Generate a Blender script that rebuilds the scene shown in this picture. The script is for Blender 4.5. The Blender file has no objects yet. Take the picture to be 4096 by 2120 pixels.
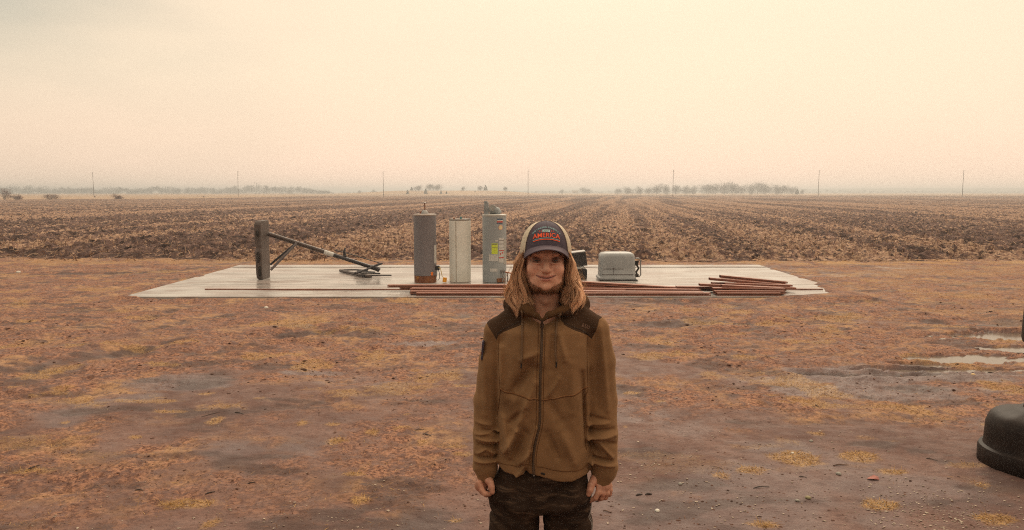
import bpy, math, random
import numpy as np
from mathutils import Vector
R = math.radians
rng = np.random.default_rng(7)
random.seed(7)
C = bpy.context.scene.collection
SC = bpy.context.scene

# ------------------------------------------------------------------ camera
CAMH = 1.92; F = 3186.0; PITCH = math.atan((1060-768)/F)
cam = bpy.data.cameras.new('camera'); cam.lens = 28; cam.sensor_width = 36
cam.clip_end = 9000; cam.clip_start = 0.05
camo = bpy.data.objects.new('camera', cam); C.objects.link(camo)
camo.location = (0, 0, CAMH); camo.rotation_euler = (math.pi/2-PITCH, 0, 0)
SC.camera = camo
SC.render.resolution_x = 1024; SC.render.resolution_y = 530
SC.view_settings.view_transform = 'Standard'; SC.view_settings.look = 'None'
SC.cycles.use_denoising = False; SC.cycles.filter_width = 1.1
SC.view_settings.exposure = 0.0; SC.view_settings.gamma = 1

def ray(px, py):
    x = (px-2048)/F; u = -(py-1060)/F
    return np.array([x, math.cos(PITCH)+u*math.sin(PITCH), -math.sin(PITCH)+u*math.cos(PITCH)])
def at(px, py, Y):
    d = ray(px, py); return np.array([0, 0, CAMH])+d*(Y/d[1])
def gnd(px, py, z=0.0):
    d = ray(px, py); return np.array([0, 0, CAMH])+d*((z-CAMH)/d[2])

# ------------------------------------------------------------------ world, sun
SUN_EL, SUN_AZ = 38, 12          # degrees, azimuth to the right of straight ahead
w = bpy.data.worlds.new("World"); SC.world = w; w.use_nodes = True
nt = w.node_tree; nt.nodes.clear()
def N(nt, typ, **kw):
    n = nt.nodes.new(typ)
    for k, v in kw.items():
        if k.startswith('i_'):
            key = k[2:]; key = int(key) if key.isdigit() else key
            n.inputs[key].default_value = v
        else: setattr(n, k, v)
    return n
def mth(nt, op, a, b=None, c=None, clamp=False):
    n = nt.nodes.new('ShaderNodeMath'); n.operation = op; n.use_clamp = clamp
    for i, v in enumerate((a, b, c)):
        if v is None: continue
        if isinstance(v, (int, float)): n.inputs[i].default_value = v
        else: nt.links.new(v, n.inputs[i])
    return n.outputs[0]
def mrange(nt, v, a, b, c=0.0, d=1.0, smooth=True):
    n = nt.nodes.new('ShaderNodeMapRange'); n.interpolation_type = 'SMOOTHSTEP' if smooth else 'LINEAR'
    nt.links.new(v, n.inputs[0])
    for i, x in enumerate((a, b, c, d)): n.inputs[i+1].default_value = x
    return n.outputs[0]
def mixc(nt, f, a, b, mode='MIX'):
    n = nt.nodes.new('ShaderNodeMix'); n.data_type = 'RGBA'; n.blend_type = mode
    for k, v in ((0, f), (6, a), (7, b)):
        if isinstance(v, (int, float)): n.inputs[k].default_value = v
        elif isinstance(v, (tuple, list)): n.inputs[k].default_value = (*v[:3], 1)
        else: nt.links.new(v, n.inputs[k])
    return n.outputs[2]
tc = N(nt, 'ShaderNodeTexCoord'); sep = N(nt, 'ShaderNodeSeparateXYZ'); nt.links.new(tc.outputs['Generated'], sep.inputs[0])
X, Y, Z = sep.outputs
zc = mth(nt, 'MAXIMUM', Z, 0.0)
mp = N(nt, 'ShaderNodeMapping'); mp.inputs['Scale'].default_value = (2.0, 2.0, 7.0); nt.links.new(tc.outputs['Generated'], mp.inputs[0])
no = N(nt, 'ShaderNodeTexNoise', i_Scale=1.3, i_Detail=4.0, i_Roughness=0.5); nt.links.new(mp.outputs[0], no.inputs['Vector'])
nz = no.outputs[0]
left = mth(nt, 'ADD', mth(nt, 'MULTIPLY', X, -1.0), mth(nt, 'MULTIPLY', mth(nt, 'SUBTRACT', nz, 0.5), 0.5))
lf = mth(nt, 'MULTIPLY', mrange(nt, left, 0.22, 0.66), mrange(nt, Z, 0.05, 0.2))
base = mixc(nt, mrange(nt, Z, 0.0, 0.16), (1.12, 0.80, 0.60), (1.0, 0.80, 0.585))
base = mixc(nt, mrange(nt, nz, 0.4, 0.75, 0.0, 0.3), base, (0.90, 0.72, 0.53))
base = mixc(nt, mrange(nt, left, 0.25, 0.8, 0.0, 0.5), base, (0.74, 0.60, 0.45))
col = mixc(nt, mth(nt, 'MULTIPLY', lf, 0.95), base, (0.55, 0.52, 0.42))
# an overcast sky is brighter overhead and towards the veiled sun than behind the viewer
gain = mth(nt, 'ADD', mth(nt, 'ADD', mrange(nt, Y, -1.0, 0.1, 0.28, 0.90, False), mrange(nt, Y, 0.1, 0.7, 0.0, 0.10, False)), mth(nt, 'MULTIPLY', mth(nt, 'POWER', mrange(nt, Z, 0.22, 1.0, 0, 1, False), 1.0), 1.15))
bg2 = N(nt, 'ShaderNodeBackground'); nt.links.new(col, bg2.inputs[0]); nt.links.new(gain, bg2.inputs[1])
sky = N(nt, 'ShaderNodeTexSky'); sky.sky_type = 'NISHITA'; sky.sun_disc = False
sky.sun_elevation = R(SUN_EL); sky.sun_rotation = R(SUN_AZ); sky.dust_density = 6; sky.air_density = 1.5
bg1 = N(nt, 'ShaderNodeBackground', i_1=0.006); nt.links.new(sky.outputs[0], bg1.inputs[0])
add = N(nt, 'ShaderNodeAddShader'); nt.links.new(bg1.outputs[0], add.inputs[0]); nt.links.new(bg2.outputs[0], add.inputs[1])
wo = N(nt, 'ShaderNodeOutputWorld'); nt.links.new(add.outputs[0], wo.inputs[0])

sl = bpy.data.lights.new('sun', 'SUN'); sl.energy = 1.15; sl.angle = R(22); sl.color = (1, .88, .7)
so = bpy.data.objects.new('sun', sl); C.objects.link(so)
so.rotation_euler = (R(90-SUN_EL), 0, R(180-SUN_AZ)); so.location = (0, 0, 30)

# ------------------------------------------------------------------ numpy helpers
T = rng.random((256, 256)).astype(np.float32)
def vn(x, y, s=0):
    x = np.asarray(x, float)+s*17.3; y = np.asarray(y, float)+s*31.7
    ix = np.floor(x).astype(int); iy = np.floor(y).astype(int); fx = x-ix; fy = y-iy
    fx = fx*fx*(3-2*fx); fy = fy*fy*(3-2*fy)
    a = T[ix & 255, iy & 255]; b = T[(ix+1) & 255, iy & 255]; c = T[ix & 255, (iy+1) & 255]; d = T[(ix+1) & 255, (iy+1) & 255]
    return (a*(1-fx)+b*fx)*(1-fy)+(c*(1-fx)+d*fx)*fy
def fbm(x, y, o=4, s=0, g=.5):
    t = 0; a = 1; n = 0
    for i in range(o):
        t = t+a*vn(x*2**i+i*5.1, y*2**i-i*3.7, s+i); n += a; a *= g
    return t/n
def sst(x, a, b):
    t = np.clip((x-a)/(b-a), 0, 1); return t*t*(3-2*t)

def mesh_np(name, V, Q, mat, parent=None, smooth=True, attrs=None, cols=None, fattrs=None):
    """V (n,3); Q (m,k) faces of one size"""
    V = np.ascontiguousarray(V, dtype=np.float32); Q = np.ascontiguousarray(Q, dtype=np.int32); k = Q.shape[1]
    me = bpy.data.meshes.new(name)
    me.vertices.add(len(V)); me.vertices.foreach_set('co', V.ravel())
    me.loops.add(Q.size); me.loops.foreach_set('vertex_index', Q.ravel())
    me.polygons.add(len(Q)); me.polygons.foreach_set('loop_start', np.arange(0, Q.size, k, dtype=np.int32))
    try: me.polygons.foreach_set('loop_total', np.full(len(Q), k, dtype=np.int32))
    except Exception: pass
    me.polygons.foreach_set('use_smooth', np.full(len(Q), smooth))
    me.update(calc_edges=True)
    for an, av in (attrs or {}).items():
        a = me.attributes.new(an, 'FLOAT', 'POINT'); a.data.foreach_set('value', np.asarray(av, np.float32))
    if cols is not None:
        a = me.attributes.new('Col', 'FLOAT_COLOR', 'POINT')
        cc = np.ones((len(V), 4), np.float32); cc[:, :3] = cols; a.data.foreach_set('color', cc.ravel())
    me.validate()
    return link(name, me, mat, parent)
def link(name, me, mat, parent=None):
    o = bpy.data.objects.new(name, me); C.objects.link(o)
    if mat is not None: me.materials.append(mat)
    if parent is not None: o.parent = parent
    return o
def grid_quads(nr, nc):
    i = np.arange(nr-1)[:, None]*nc+np.arange(nc-1)[None, :]
    return np.stack([i, i+1, i+nc+1, i+nc], -1).reshape(-1, 4)
class MB:
    def __init__(s): s.v = []; s.f = []
    def add(s, v, f):
        n = len(s.v); s.v += [tuple(map(float, p)) for p in v]; s.f += [tuple(i+n for i in q) for q in f]; return s
    def box(s, c, d, rz=0, ry=0, rx=0, bev=0):
        from mathutils import Euler
        m = Euler((rx, ry, rz)).to_matrix(); c = Vector(c); hx, hy, hz = [q/2 for q in d]
        if bev <= 0:
            v = [Vector((x, y, z)) for x in (-hx, hx) for y in (-hy, hy) for z in (-hz, hz)]
            f = [(0, 1, 3, 2), (4, 6, 7, 5), (0, 4, 5, 1), (2, 3, 7, 6), (0, 2, 6, 4), (1, 5, 7, 3)]
        else:
            b = bev; ring = []
            for z, ins in ((-hz, b), (-hz+b, 0), (hz-b, 0), (hz, b)):
                X_, Y_ = hx-ins, hy-ins; k = b*.6 if not ins else b*.5
                ring.append([Vector(p) for p in ((-X_+k, -Y_, z), (X_-k, -Y_, z), (X_, -Y_+k, z), (X_, Y_-k, z), (X_-k, Y_, z), (-X_+k, Y_, z), (-X_, Y_-k, z), (-X_, -Y_+k, z))])
            v = [p for r in ring for p in r]; f = [tuple(range(7, -1, -1)), tuple(range(24, 32))]
            for r in range(3):
                for i in range(8): j = (i+1) % 8; f.append((r*8+i, r*8+j, r*8+8+j, r*8+8+i))
        return s.add([m@p+c for p in v], f)
    def tube(s, pts, r, n=8, cap=True):
        pts = [Vector(p) for p in pts]; rs = r if isinstance(r, (list, tuple)) else [r]*len(pts); V = []; f = []
        up = None
        for i, p in enumerate(pts):
            t = (pts[min(i+1, len(pts)-1)]-pts[max(i-1, 0)]).normalized()
            a = t.cross(Vector((0, 0, 1)) if abs(t.z) < .95 else Vector((0, 1, 0))).normalized() if up is None else (up-t*up.dot(t)).normalized()
            up = a; b = t.cross(a)
            for k in range(n):
                q = 2*math.pi*k/n; V.append(p+(a*math.cos(q)+b*math.sin(q))*rs[i])
        for i in range(len(pts)-1):
            for k in range(n): j = (k+1) % n; f.append((i*n+k, i*n+j, i*n+n+j, i*n+n+k))
        if cap: f += [tuple(range(n-1, -1, -1)), tuple(range(len(pts)*n-n, len(pts)*n))]
        return s.add(V, f)
    def lathe(s, prof, c=(0, 0, 0), n=40):
        V = []; f = []; c = Vector(c)
        for r, z in prof:
            for k in range(n): q = 2*math.pi*k/n; V.append(c+Vector((r*math.cos(q), r*math.sin(q), z)))
        for i in range(len(prof)-1):
            for k in range(n): j = (k+1) % n; f.append((i*n+k, i*n+j, i*n+n+j, i*n+n+k))
        if prof[0][0] > 1e-4: f.append(tuple(range(n-1, -1, -1)))
        if prof[-1][0] > 1e-4: f.append(tuple(range(len(prof)*n-n, len(prof)*n)))
        return s.add(V, f)
    def build(s, name, mat, parent=None, smooth=False):
        me = bpy.data.meshes.new(name); me.from_pydata(s.v, [], s.f); me.update()
        if smooth:
            me.polygons.foreach_set('use_smooth', [True]*len(me.polygons))
            try: me.set_sharp_from_angle(angle=R(40))
            except Exception: pass
        return link(name, me, mat, parent)
def tag(o, label=None, cat=None, group=None, kind=None):
    for k, v in (('label', label), ('category', cat), ('group', group), ('kind', kind)):
        if v: o[k] = v
    return o
def empty(name, loc, label, cat, group=None, rz=0):
    o = bpy.data.objects.new(name, None); C.objects.link(o); o.location = tuple(map(float, loc)); o.rotation_euler.z = rz
    o.empty_display_size = .1
    return tag(o, label, cat, group)
def copy_tree(o, parent=None):
    c = o.copy(); C.objects.link(c); c.parent = parent
    for ch in [q for q in bpy.data.objects if q.parent == o]: copy_tree(ch, c)
    return c

# ------------------------------------------------------------------ materials
def mat(name, c1, c2=None, scale=5, rough=.8, detail=5, bump=0.0, bscale=None, metallic=0.0, spec=.5, attr=False, st=(1, 1, 1), lo=.35, hi=.65, c3=None, s3=20, l3=.6, h3=.7, rough2=None):
    m = bpy.data.materials.new(name); m.use_nodes = True; nt = m.node_tree
    b = nt.nodes['Principled BSDF']; b.inputs['Roughness'].default_value = rough; b.inputs['Metallic'].default_value = metallic
    b.inputs['Specular IOR Level'].default_value = spec
    tc = N(nt, 'ShaderNodeTexCoord'); mp = N(nt, 'ShaderNodeMapping'); mp.inputs['Scale'].default_value = st
    nt.links.new(tc.outputs['Object'], mp.inputs[0])
    def noise(s, d=detail):
        n = N(nt, 'ShaderNodeTexNoise', i_Scale=s, i_Detail=float(d), i_Roughness=.6); nt.links.new(mp.outputs[0], n.inputs['Vector']); return n.outputs[0]
    if attr:
        a = N(nt, 'ShaderNodeAttribute', attribute_name='Col'); base = a.outputs['Color']
        if c2 is not None: base = mixc(nt, mrange(nt, noise(scale), lo, hi), base, mixc(nt, 1.0, base, c2, 'MULTIPLY'))
    elif c2 is not None: base = mixc(nt, mrange(nt, noise(scale), lo, hi), c1, c2)
    else: base = None; b.inputs['Base Color'].default_value = (*c1, 1)
    if c3 is not None: base = mixc(nt, mrange(nt, noise(s3), l3, h3), base if base is not None else c1, c3)
    if base is not None: nt.links.new(base, b.inputs['Base Color'])
    if rough2 is not None: nt.links.new(mrange(nt, noise(scale*.7), .4, .6, rough, rough2), b.inputs['Roughness'])
    if bump:
        bn = N(nt, 'ShaderNodeBump', i_Strength=bump, i_Distance=.01); nt.links.new(noise(bscale or scale*4), bn.inputs['Height']); nt.links.new(bn.outputs[0], b.inputs['Normal'])
    return m
def with_attr_mat(name): 
    m = bpy.data.materials.new(name); m.use_nodes = True; return m, m.node_tree, m.node_tree.nodes['Principled BSDF']

# ------------------------------------------------------------------ haze
m = bpy.data.materials.new('haze_air'); m.use_nodes = True; nt = m.node_tree; nt.nodes.clear()
pv = N(nt, 'ShaderNodeVolumePrincipled'); pv.inputs['Color'].default_value = (.935, .965, .985, 1); pv.inputs['Density'].default_value = 0.00115
pv.inputs['Anisotropy'].default_value = 0.6
ou = N(nt, 'ShaderNodeOutputMaterial'); nt.links.new(pv.outputs[0], ou.inputs['Volume'])
hz = MB().box((0, 1000, 5.5), (6400, 6400, 14.6)).build('haze', m); tag(hz, 'thin pale mist over the fields', kind='stuff')

# ------------------------------------------------------------------ layout of pad
PZ = 0.05
PX0, PX1, PY0, PY1 = gnd(490, 1186, PZ)[0], gnd(3046, 1063, PZ)[0], gnd(490, 1187, PZ)[1], gnd(950, 1060.5, PZ)[1]
# dead-grass tufts seen in the foreground: (px0, px1, py0, py1, strength)
TUFTS = [(3024, 3333, 1800, 1872, 1), (3333, 3557, 1803, 1868, 1), (2931, 3082, 1864, 1903, 1), (2832, 2931, 1884, 1922, .8), (3467, 3711, 1867, 1911, .9),
 (3228, 3336, 1722, 1750, 1), (2616, 2672, 1601, 1619, 1), (2470, 2593, 1558, 1581, 1), (3432, 3618, 2000, 2057, .9), (2977, 3152, 2078, 2125, 1), (3257, 3327, 1577, 1596, .8),
 (3828, 4010, 1907, 1980, .8), (3880, 4110, 2050, 2110, .9), (3700, 4000, 1850, 1880, .5), (803, 922, 1666, 1707, 1), (508, 572, 1739, 1756, 1), (248, 282, 1683, 1696, .9), (598, 918, 1982, 2038, .8),
 (781, 897, 2048, 2120, .8), (13, 265, 1862, 1907, .7), (572, 760, 1638, 1655, .8), (1183, 1237, 1680, 1706, .9), (1270, 1400, 1681, 1706, 1), (1539, 1656, 1698, 1730, 1),
 (1441, 1539, 1708, 1750, 1), (1602, 1656, 1648, 1660, .9), (1285, 1393, 1747, 1784, .9), (1720, 1905, 1755, 1810, .9), (1656, 1724, 1750, 1774, .8), (1441, 1783, 1515, 1579, .6),
 (1350, 1470, 1880, 1910, .9), (1390, 1490, 1975, 2020, .9), (1770, 1880, 2060, 2095, .8), (1770, 1900, 1800, 1830, .8), (2480, 2520, 1700, 1720, .8), (2000, 2060, 2100, 2125, .7),
 (3250, 3400, 1300, 1345, .7), (3550, 4050, 1160, 1200, .6), (2700, 2850, 1225, 1255, .6), (2600, 2760, 1185, 1205, .7), (3160, 3420, 1320, 1360, .5), (0, 110, 1545, 1570, .7), (740, 900, 1560, 1585, .8), (3300, 4096, 1070, 1110, .5)]
TG = []
for a, b, c, d, s in TUFTS:
    p = gnd((a+b)/2, (c+d)/2); q0 = gnd((a+b)/2, c); q1 = gnd((a+b)/2, d); sc = F/p[1]
    TG.append((p[0], p[1], (b-a)/2/sc, (q0[1]-q1[1])/2, s))
def tuft_mask(x, y):
    m = np.zeros_like(x)
    for cx, cy, rx, ry, s in TG:
        r = np.sqrt(((x-cx)/rx)**2+((y-cy)/ry)**2)
        n = vn(x*4, y*4, 3)*.75+vn(x*13, y*13, 4)*.5
        m = np.maximum(m, s*sst(1.42-r-n*.95, 0, .45))
    return np.maximum(m, .75*sst(fbm(x*1.5, y*1.9, 5, 55, .62), .615, .70)*sst(y, 4.5, 7.5))
PUD = [(*gnd(3895, 1436), .70, .22), (*gnd(3700, 1458), .30, .10), (*gnd(4040, 1343), .62, .28), (*gnd(4110, 1392), .42, .14), (*gnd(3870, 1476), 1.05, .055), (*gnd(3560, 1480), .45, .05), (*gnd(4160, 1432), .8, .12)]
PUD = [(a, b, r, s) for a, b, _, r, s in PUD]
WZ = -0.022
def puddle(x, y):
    m = np.zeros_like(x)
    for cx, cy, rx, ry in PUD:
        r = np.sqrt(((x-cx)/rx)**2+((y-cy)/ry)**2)
        m = np.maximum(m, sst(1.42-r+(fbm(x*2.5, y*8, 3, 5)-.5)*1.7+(fbm(x*11, y*22, 2, 6)-.5)*1.0, 0, .5))
    return m
def grass_f(x, y):
    big = fbm(x*.45, y*.45, 4, 11); det = fbm(x*2.2, y*2.2, 4, 12)
    near = sst(y, 5.0, 11.0)*.25 + sst(-x, 0.5, 4)*.07-.035
    g = sst(big*.55+det*.45+near, .50, .68)
    return g
def rut(x, y):
    h = 0
    for (x0, y0, x1, y1, wd, dp) in RUTS:
        dx, dy = x1-x0, y1-y0; L2 = dx*dx+dy*dy
        t = np.clip(((x-x0)*dx+(y-y0)*dy)/L2, 0, 1)
        ww = vn(x*.9, y*.9, 8)*.5
        dd = np.sqrt((x-x0-t*dx)**2+(y-y0-t*dy+ww*.3)**2)
        k = sst(vn(x*1.3, y*3, 9), .25, .6)
        h = h+dp*(-np.exp(-(dd/wd)**2)+.65*np.exp(-((dd-2*wd)/wd)**2))*(.4+.6*k)
    return h*.6
RUTS = []
for a in [(0, 1092, 640, 1090, .10, .06), (0, 1075, 560, 1066, .10, .05), (0, 1060, 420, 1050, .1, .04), (240, 1440, 560, 1390, .14, .07), (560, 1395, 700, 1350, .1, .06), (900, 1355, 1330, 1322, .10, .06), (1130, 1340, 1300, 1330, .1, .06),
          (560, 1320, 1060, 1225, .08, .03), (2580, 1290, 2920, 1280, .12, .07), (3660, 1280, 4096, 1290, .12, .06), (3600, 1475, 4096, 1468, .08, .03), (640, 1500, 250, 1600, .12, .03), (0, 1700, 300, 1640, .12, .04), (2900, 1470, 3600, 1490, .1, .02), (2480, 1180, 3000, 1230, .15, .03),
          (0, 1960, 800, 1900, .1, .02), (1500, 1790, 1200, 1900, .1, .015), (3050, 1300, 3500, 1255, .1, .04), (150, 1480, 500, 1440, .15, .05), (3000, 1690, 3700, 1650, .09, .015), (3200, 1492, 4096, 1490, .05, .05), (1200, 1225, 1650, 1240, .05, .02), (700, 1235, 480, 1300, .06, .03), (1600, 1560, 1000, 1640, .08, .02), (0, 1330, 330, 1290, .07, .03), (2700, 1400, 3300, 1420, .07, .02), (1050, 1620, 1300, 1600, .07, .03), (0, 1580, 420, 1560, .07, .03), (0, 1790, 260, 1760, .07, .03)]:
    p = gnd(a[0], a[1]); q = gnd(a[2], a[3]); RUTS.append((p[0], p[1], q[0], q[1], a[4]*1.25*max(1, (p[1]+q[1])/10), a[5]*1.25))
def yard_h(x, y, fine=True):
    g = grass_f(x, y)
    h = (fbm(x*.5, y*.5, 3, 1)-.5)*.04+(fbm(x*2.3, y*3.2, 4, 2)-.5)*.032*(.35+sst(y, 5, 10))
    if fine: h = h+(fbm(x*14, y*14, 3, 3)-.5)*(.010+.024*g)+(fbm(x*6, y*7, 4, 4, .6)-.5)*.030*(.4+g)
    h = h+rut(x, y)
    near = sst(y, 22.5, 26)
    h = h*(1-near)
    pm = puddle(x, y)
    h = np.where(pm > 0, h*(1-pm)+pm*(WZ-.03), h) if fine else h
    # concrete pad: ground tucks under it, mud lapping over the rim
    e = np.minimum(np.minimum(x-PX0, PX1-x), np.minimum(y-PY0, PY1-y))
    n = (fbm(x*2.5, y*2.5, 3, 21)-.5)
    rr = np.clip((x-4.5)/2, 0, 1)*np.clip((17.2-y)/2.5, 0, 1)
    lap = .020+n*.15*(.3+sst(np.abs(x), 5.6, 6.6))-(e-.0)*.30+rr*.24
    inside = sst(e, -.35, .0)
    h = h*(1-inside)+inside*np.minimum(lap, .075)
    h = np.where(e > .9, -.12, h)
    return h
def far_h(x, y):
    # low rise of land beyond the field
    px = x/np.maximum(y, 1)*F+2048
    return sst(y, 480, 620)*(1-sst(y, 640, 900))*3.1*sst(px, 1250, 1650)*(1-sst(px, 1950, 2250))

# ------------------------------------------------------------------ ground sheet
dd = np.concatenate([[-300, -60, -15, -4, 0, 1.2, 2.2, 3.0], np.exp(np.linspace(np.log(3.5), np.log(22.5), 560)), np.exp(np.linspace(np.log(23.2), np.log(3900), 90))])
uu = np.concatenate([[-6, -3, -1.8, -1.3], np.linspace(-1.05, 1.05, 760), [1.3, 1.8, 3, 6]])
D, U = np.meshgrid(dd, uu, indexing='ij')
GX = U*(np.maximum(D, 3)*.72+1.2); GY = D
GZ = np.where(GY < 40, yard_h(GX, GY), 0)
GZ = GZ-.32*sst(GY, 23.6, 25.5)*(1-sst(GY, 120, 150))-.04*sst(GY, 140, 150)+far_h(GX, GY)
gr = grass_f(GX, GY); tm = tuft_mask(GX, GY)*(GY < 25)
pm = puddle(GX, GY)
wet = .6*sst(fbm(GX*.8, GY*.9, 4, 31), .54, .68)*(1-gr*.8)
for (px, py, rx, ry) in [(700, 1535, .5, .35), (1730, 1375, .4, .15), (1250, 1490, .35, .12), (3650, 1500, 1.2, .35), (3500, 1560, 1, .3), (3450, 1520, 1.2, .2)]:
    p = gnd(px, py); r = np.sqrt(((GX-p[0])/rx)**2+((GY-p[1])/ry)**2)
    k = sst(1.3-r+(fbm(GX*3, GY*3, 3, 6)-.5), 0, .5); wet = np.maximum(wet, k*.8); gr = gr*(1-k*.85)
wet = np.maximum(wet, sst(pm, .05, .6)); gr = gr*(1-pm)
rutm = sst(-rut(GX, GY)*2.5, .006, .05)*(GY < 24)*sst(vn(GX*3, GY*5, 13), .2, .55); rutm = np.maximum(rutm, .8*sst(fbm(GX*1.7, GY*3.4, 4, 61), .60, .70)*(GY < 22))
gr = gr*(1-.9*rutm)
strip_g = sst(GY, 20.9, 21.6)*(1-sst(GY, 23, 24))*.75+sst(GX, 5.5, 8)*sst(GY, 10, 13)*(1-sst(GY, 23, 24))*.45*sst(fbm(GX*.9, GY*1.2, 3, 71), .4, .6)
tm = np.maximum(tm, strip_g*sst(fbm(GX*2, GY*2, 4, 72), .3, .6))
m, nt, b = with_attr_mat('ground_mud')
ga = N(nt, 'ShaderNodeAttribute', attribute_name='grass').outputs['Fac']; ta = N(nt, 'ShaderNodeAttribute', attribute_name='tuft').outputs['Fac']
wa = N(nt, 'ShaderNodeAttribute', attribute_name='wet').outputs['Fac']; fa = N(nt, 'ShaderNodeAttribute', attribute_name='far').outputs['Fac']
tc = N(nt, 'ShaderNodeTexCoord')
def ns(nt, tc, s, d=5, r=.6, st=None):
    n = N(nt, 'ShaderNodeTexNoise', i_Scale=float(s), i_Detail=float(d), i_Roughness=r)
    if st:
        mp = N(nt, 'ShaderNodeMapping'); mp.inputs['Scale'].default_value = st; nt.links.new(tc.outputs['Object'], mp.inputs[0]); nt.links.new(mp.outputs[0], n.inputs['Vector'])
    else: nt.links.new(tc.outputs['Object'], n.inputs['Vector'])
    return n.outputs[0]
mud = mixc(nt, mrange(nt, ns(nt, tc, 1.4, 8), .35, .65), (.124, .064, .051), (.212, .121, .096))
mud = mixc(nt, mrange(nt, ns(nt, tc, 55, 5, .8), .42, .66, 0, .5), mud, (.085, .048, .04))
mud = mixc(nt, mrange(nt, ns(nt, tc, 22, 6), .45, .72, 0, .55), mud, (.115, .052, .038))
mud = mixc(nt, mrange(nt, wa, 0, 1, 0, .6), mud, (.145, .108, .110))
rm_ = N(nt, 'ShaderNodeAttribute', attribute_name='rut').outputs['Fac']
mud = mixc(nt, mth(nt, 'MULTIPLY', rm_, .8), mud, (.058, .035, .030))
mud = mixc(nt, mrange(nt, ns(nt, tc, 9, 8, .8, (1, 1.6, 1)), .50, .62, 0, .55), mud, (.085, .046, .040))
gs = mixc(nt, mrange(nt, ns(nt, tc, 30, 6, .7), .40, .58), (.11, .050, .036), (.375, .19, .118))
gs = mixc(nt, mrange(nt, ns(nt, tc, 1.1, 5), .48, .66, 0, .8), gs, (.41, .245, .13))
gs = mixc(nt, mrange(nt, ns(nt, tc, 4, 7, .75), .52, .68, 0, .85), gs, (.105, .05, .037))
gfac = mth(nt, 'MULTIPLY', ga, mrange(nt, ns(nt, tc, 7, 8, .75), .38, .56))
c = mixc(nt, gfac, mud, gs)
tf = mth(nt, 'MULTIPLY', ta, mrange(nt, ns(nt, tc, 45, 5, .7), .36, .55, .2, .85))
c = mixc(nt, tf, c, mixc(nt, mrange(nt, ns(nt, tc, 60, 3), .4, .6), (.26, .13, .055), (.50, .31, .13)))
c = mixc(nt, fa, c, mixc(nt, mrange(nt, ns(nt, tc, .02, 4), .4, .6), (.40, .26, .15), (.30, .20, .13)))
nt.links.new(c, b.inputs['Base Color'])
ro = mth(nt, 'ADD', mth(nt, 'MULTIPLY', wa, -.30), mrange(nt, ns(nt, tc, 6, 5), .3, .7, .60, .85)); nt.links.new(mth(nt, 'ADD', ro, mth(nt, 'MULTIPLY', gfac, .25), clamp=True), b.inputs['Roughness'])
b.inputs['Specular IOR Level'].default_value = .25
bn = N(nt, 'ShaderNodeBump', i_Strength=.7, i_Distance=.02); nt.links.new(mth(nt, 'ADD', ns(nt, tc, 35, 6, .75), mth(nt, 'MULTIPLY', ns(nt, tc, 9, 5, .7), 1.5)), bn.inputs['Height']); nt.links.new(bn.outputs[0], b.inputs['Normal'])
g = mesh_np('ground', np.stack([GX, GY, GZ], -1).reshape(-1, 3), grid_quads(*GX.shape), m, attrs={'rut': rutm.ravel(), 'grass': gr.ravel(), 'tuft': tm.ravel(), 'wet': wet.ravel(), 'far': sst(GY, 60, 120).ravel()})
tag(g, kind='structure')

# ------------------------------------------------------------------ puddle water (fills the hollows of the ground)
wm = mat('puddle_water', (.15, .115, .09), rough=.16, spec=.32, bump=.04, bscale=12)
mb = MB()
mb.add([(1.8, 7.4, WZ), (9, 7.4, WZ), (9, 12.5, WZ), (1.8, 12.5, WZ)], [(0, 1, 2, 3)])
# keep the water only where the ground was hollowed
xs = np.linspace(3.6, 9, 180); ys = np.linspace(7.6, 12.4, 160); WX, WY = np.meshgrid(xs, ys)
Vw = np.stack([WX, WY, np.full_like(WX, WZ)], -1).reshape(-1, 3); Qw = grid_quads(160, 180)
keep = (puddle(WX, WY).ravel() > .10)[Qw].all(1); Qw = Qw[keep]
tag(mesh_np('water', Vw, Qw, wm), kind='structure')

# ------------------------------------------------------------------ ploughed field
nr, nc = 460, 1150
uc = np.concatenate([[-3, -2, -1.5], np.linspace(-1.12, 1.12, nc-6), [1.5, 2, 3]])
pxc = 2048+uc*F*.72
yed = np.interp(pxc, [-500, 0, 800, 1300, 2400, 3000, 4096, 4600], [802, 799, 794, 783, 781.5, 781.5, 782.5, 783])
dfar = CAMH*F/(yed-768.5)
dnear = 22.0+np.interp(pxc, [-500, 0, 1000, 2500, 4096, 5000], [1.3, 1.2, .6, .1, .2, .3])+(vn(uc*40, uc*0, 4)-.5)*.5
tt = np.linspace(0, 1, nr)[:, None]
inv = 1/dnear*(1-tt)+1/dfar*tt                     # even spacing as the land recedes
FD = 1/inv; FX = uc[None, :]*.72*FD
cr = FX-.136*FD
strip = fbm(cr*.42, FD*.012, 3, 41)
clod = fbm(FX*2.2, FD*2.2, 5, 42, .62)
headl = 1-sst(FD, 28, 34)
row = np.sin(cr*2*math.pi/1.5)*.5*(1-headl)+np.sin(FD*2*math.pi/1.1+vn(FX*.3, FD*.2, 9)*3)*1.1*headl
fade = 1-sst(FD, 60, 200)
amp = .46*fade+.14
edge = sst(FD-dnear[None, :], 0, 1.0)
res = sst(strip*.72+fbm(cr*1.1, FD*.02, 3, 43)*.28, .34, .64)
res = np.clip(res+.22*np.sin(cr*2*math.pi/1.52)*(1-headl)*(1-sst(FD, 90, 200)), 0, 1)
FZ = .0+edge*(.06+(clod-.42)*amp+row*.05*fade)
FZ[-1] = -.15; FZ[0] = -.1
m, nt, b = with_attr_mat('field_soil')
tc = N(nt, 'ShaderNodeTexCoord'); ra = N(nt, 'ShaderNodeAttribute', attribute_name='res').outputs['Fac']; ca = N(nt, 'ShaderNodeAttribute', attribute_name='clod').outputs['Fac']
soil = mixc(nt, mrange(nt, ns(nt, tc, 2.5, 6), .35, .65), (.040, .025, .022), (.165, .102, .086))
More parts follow.
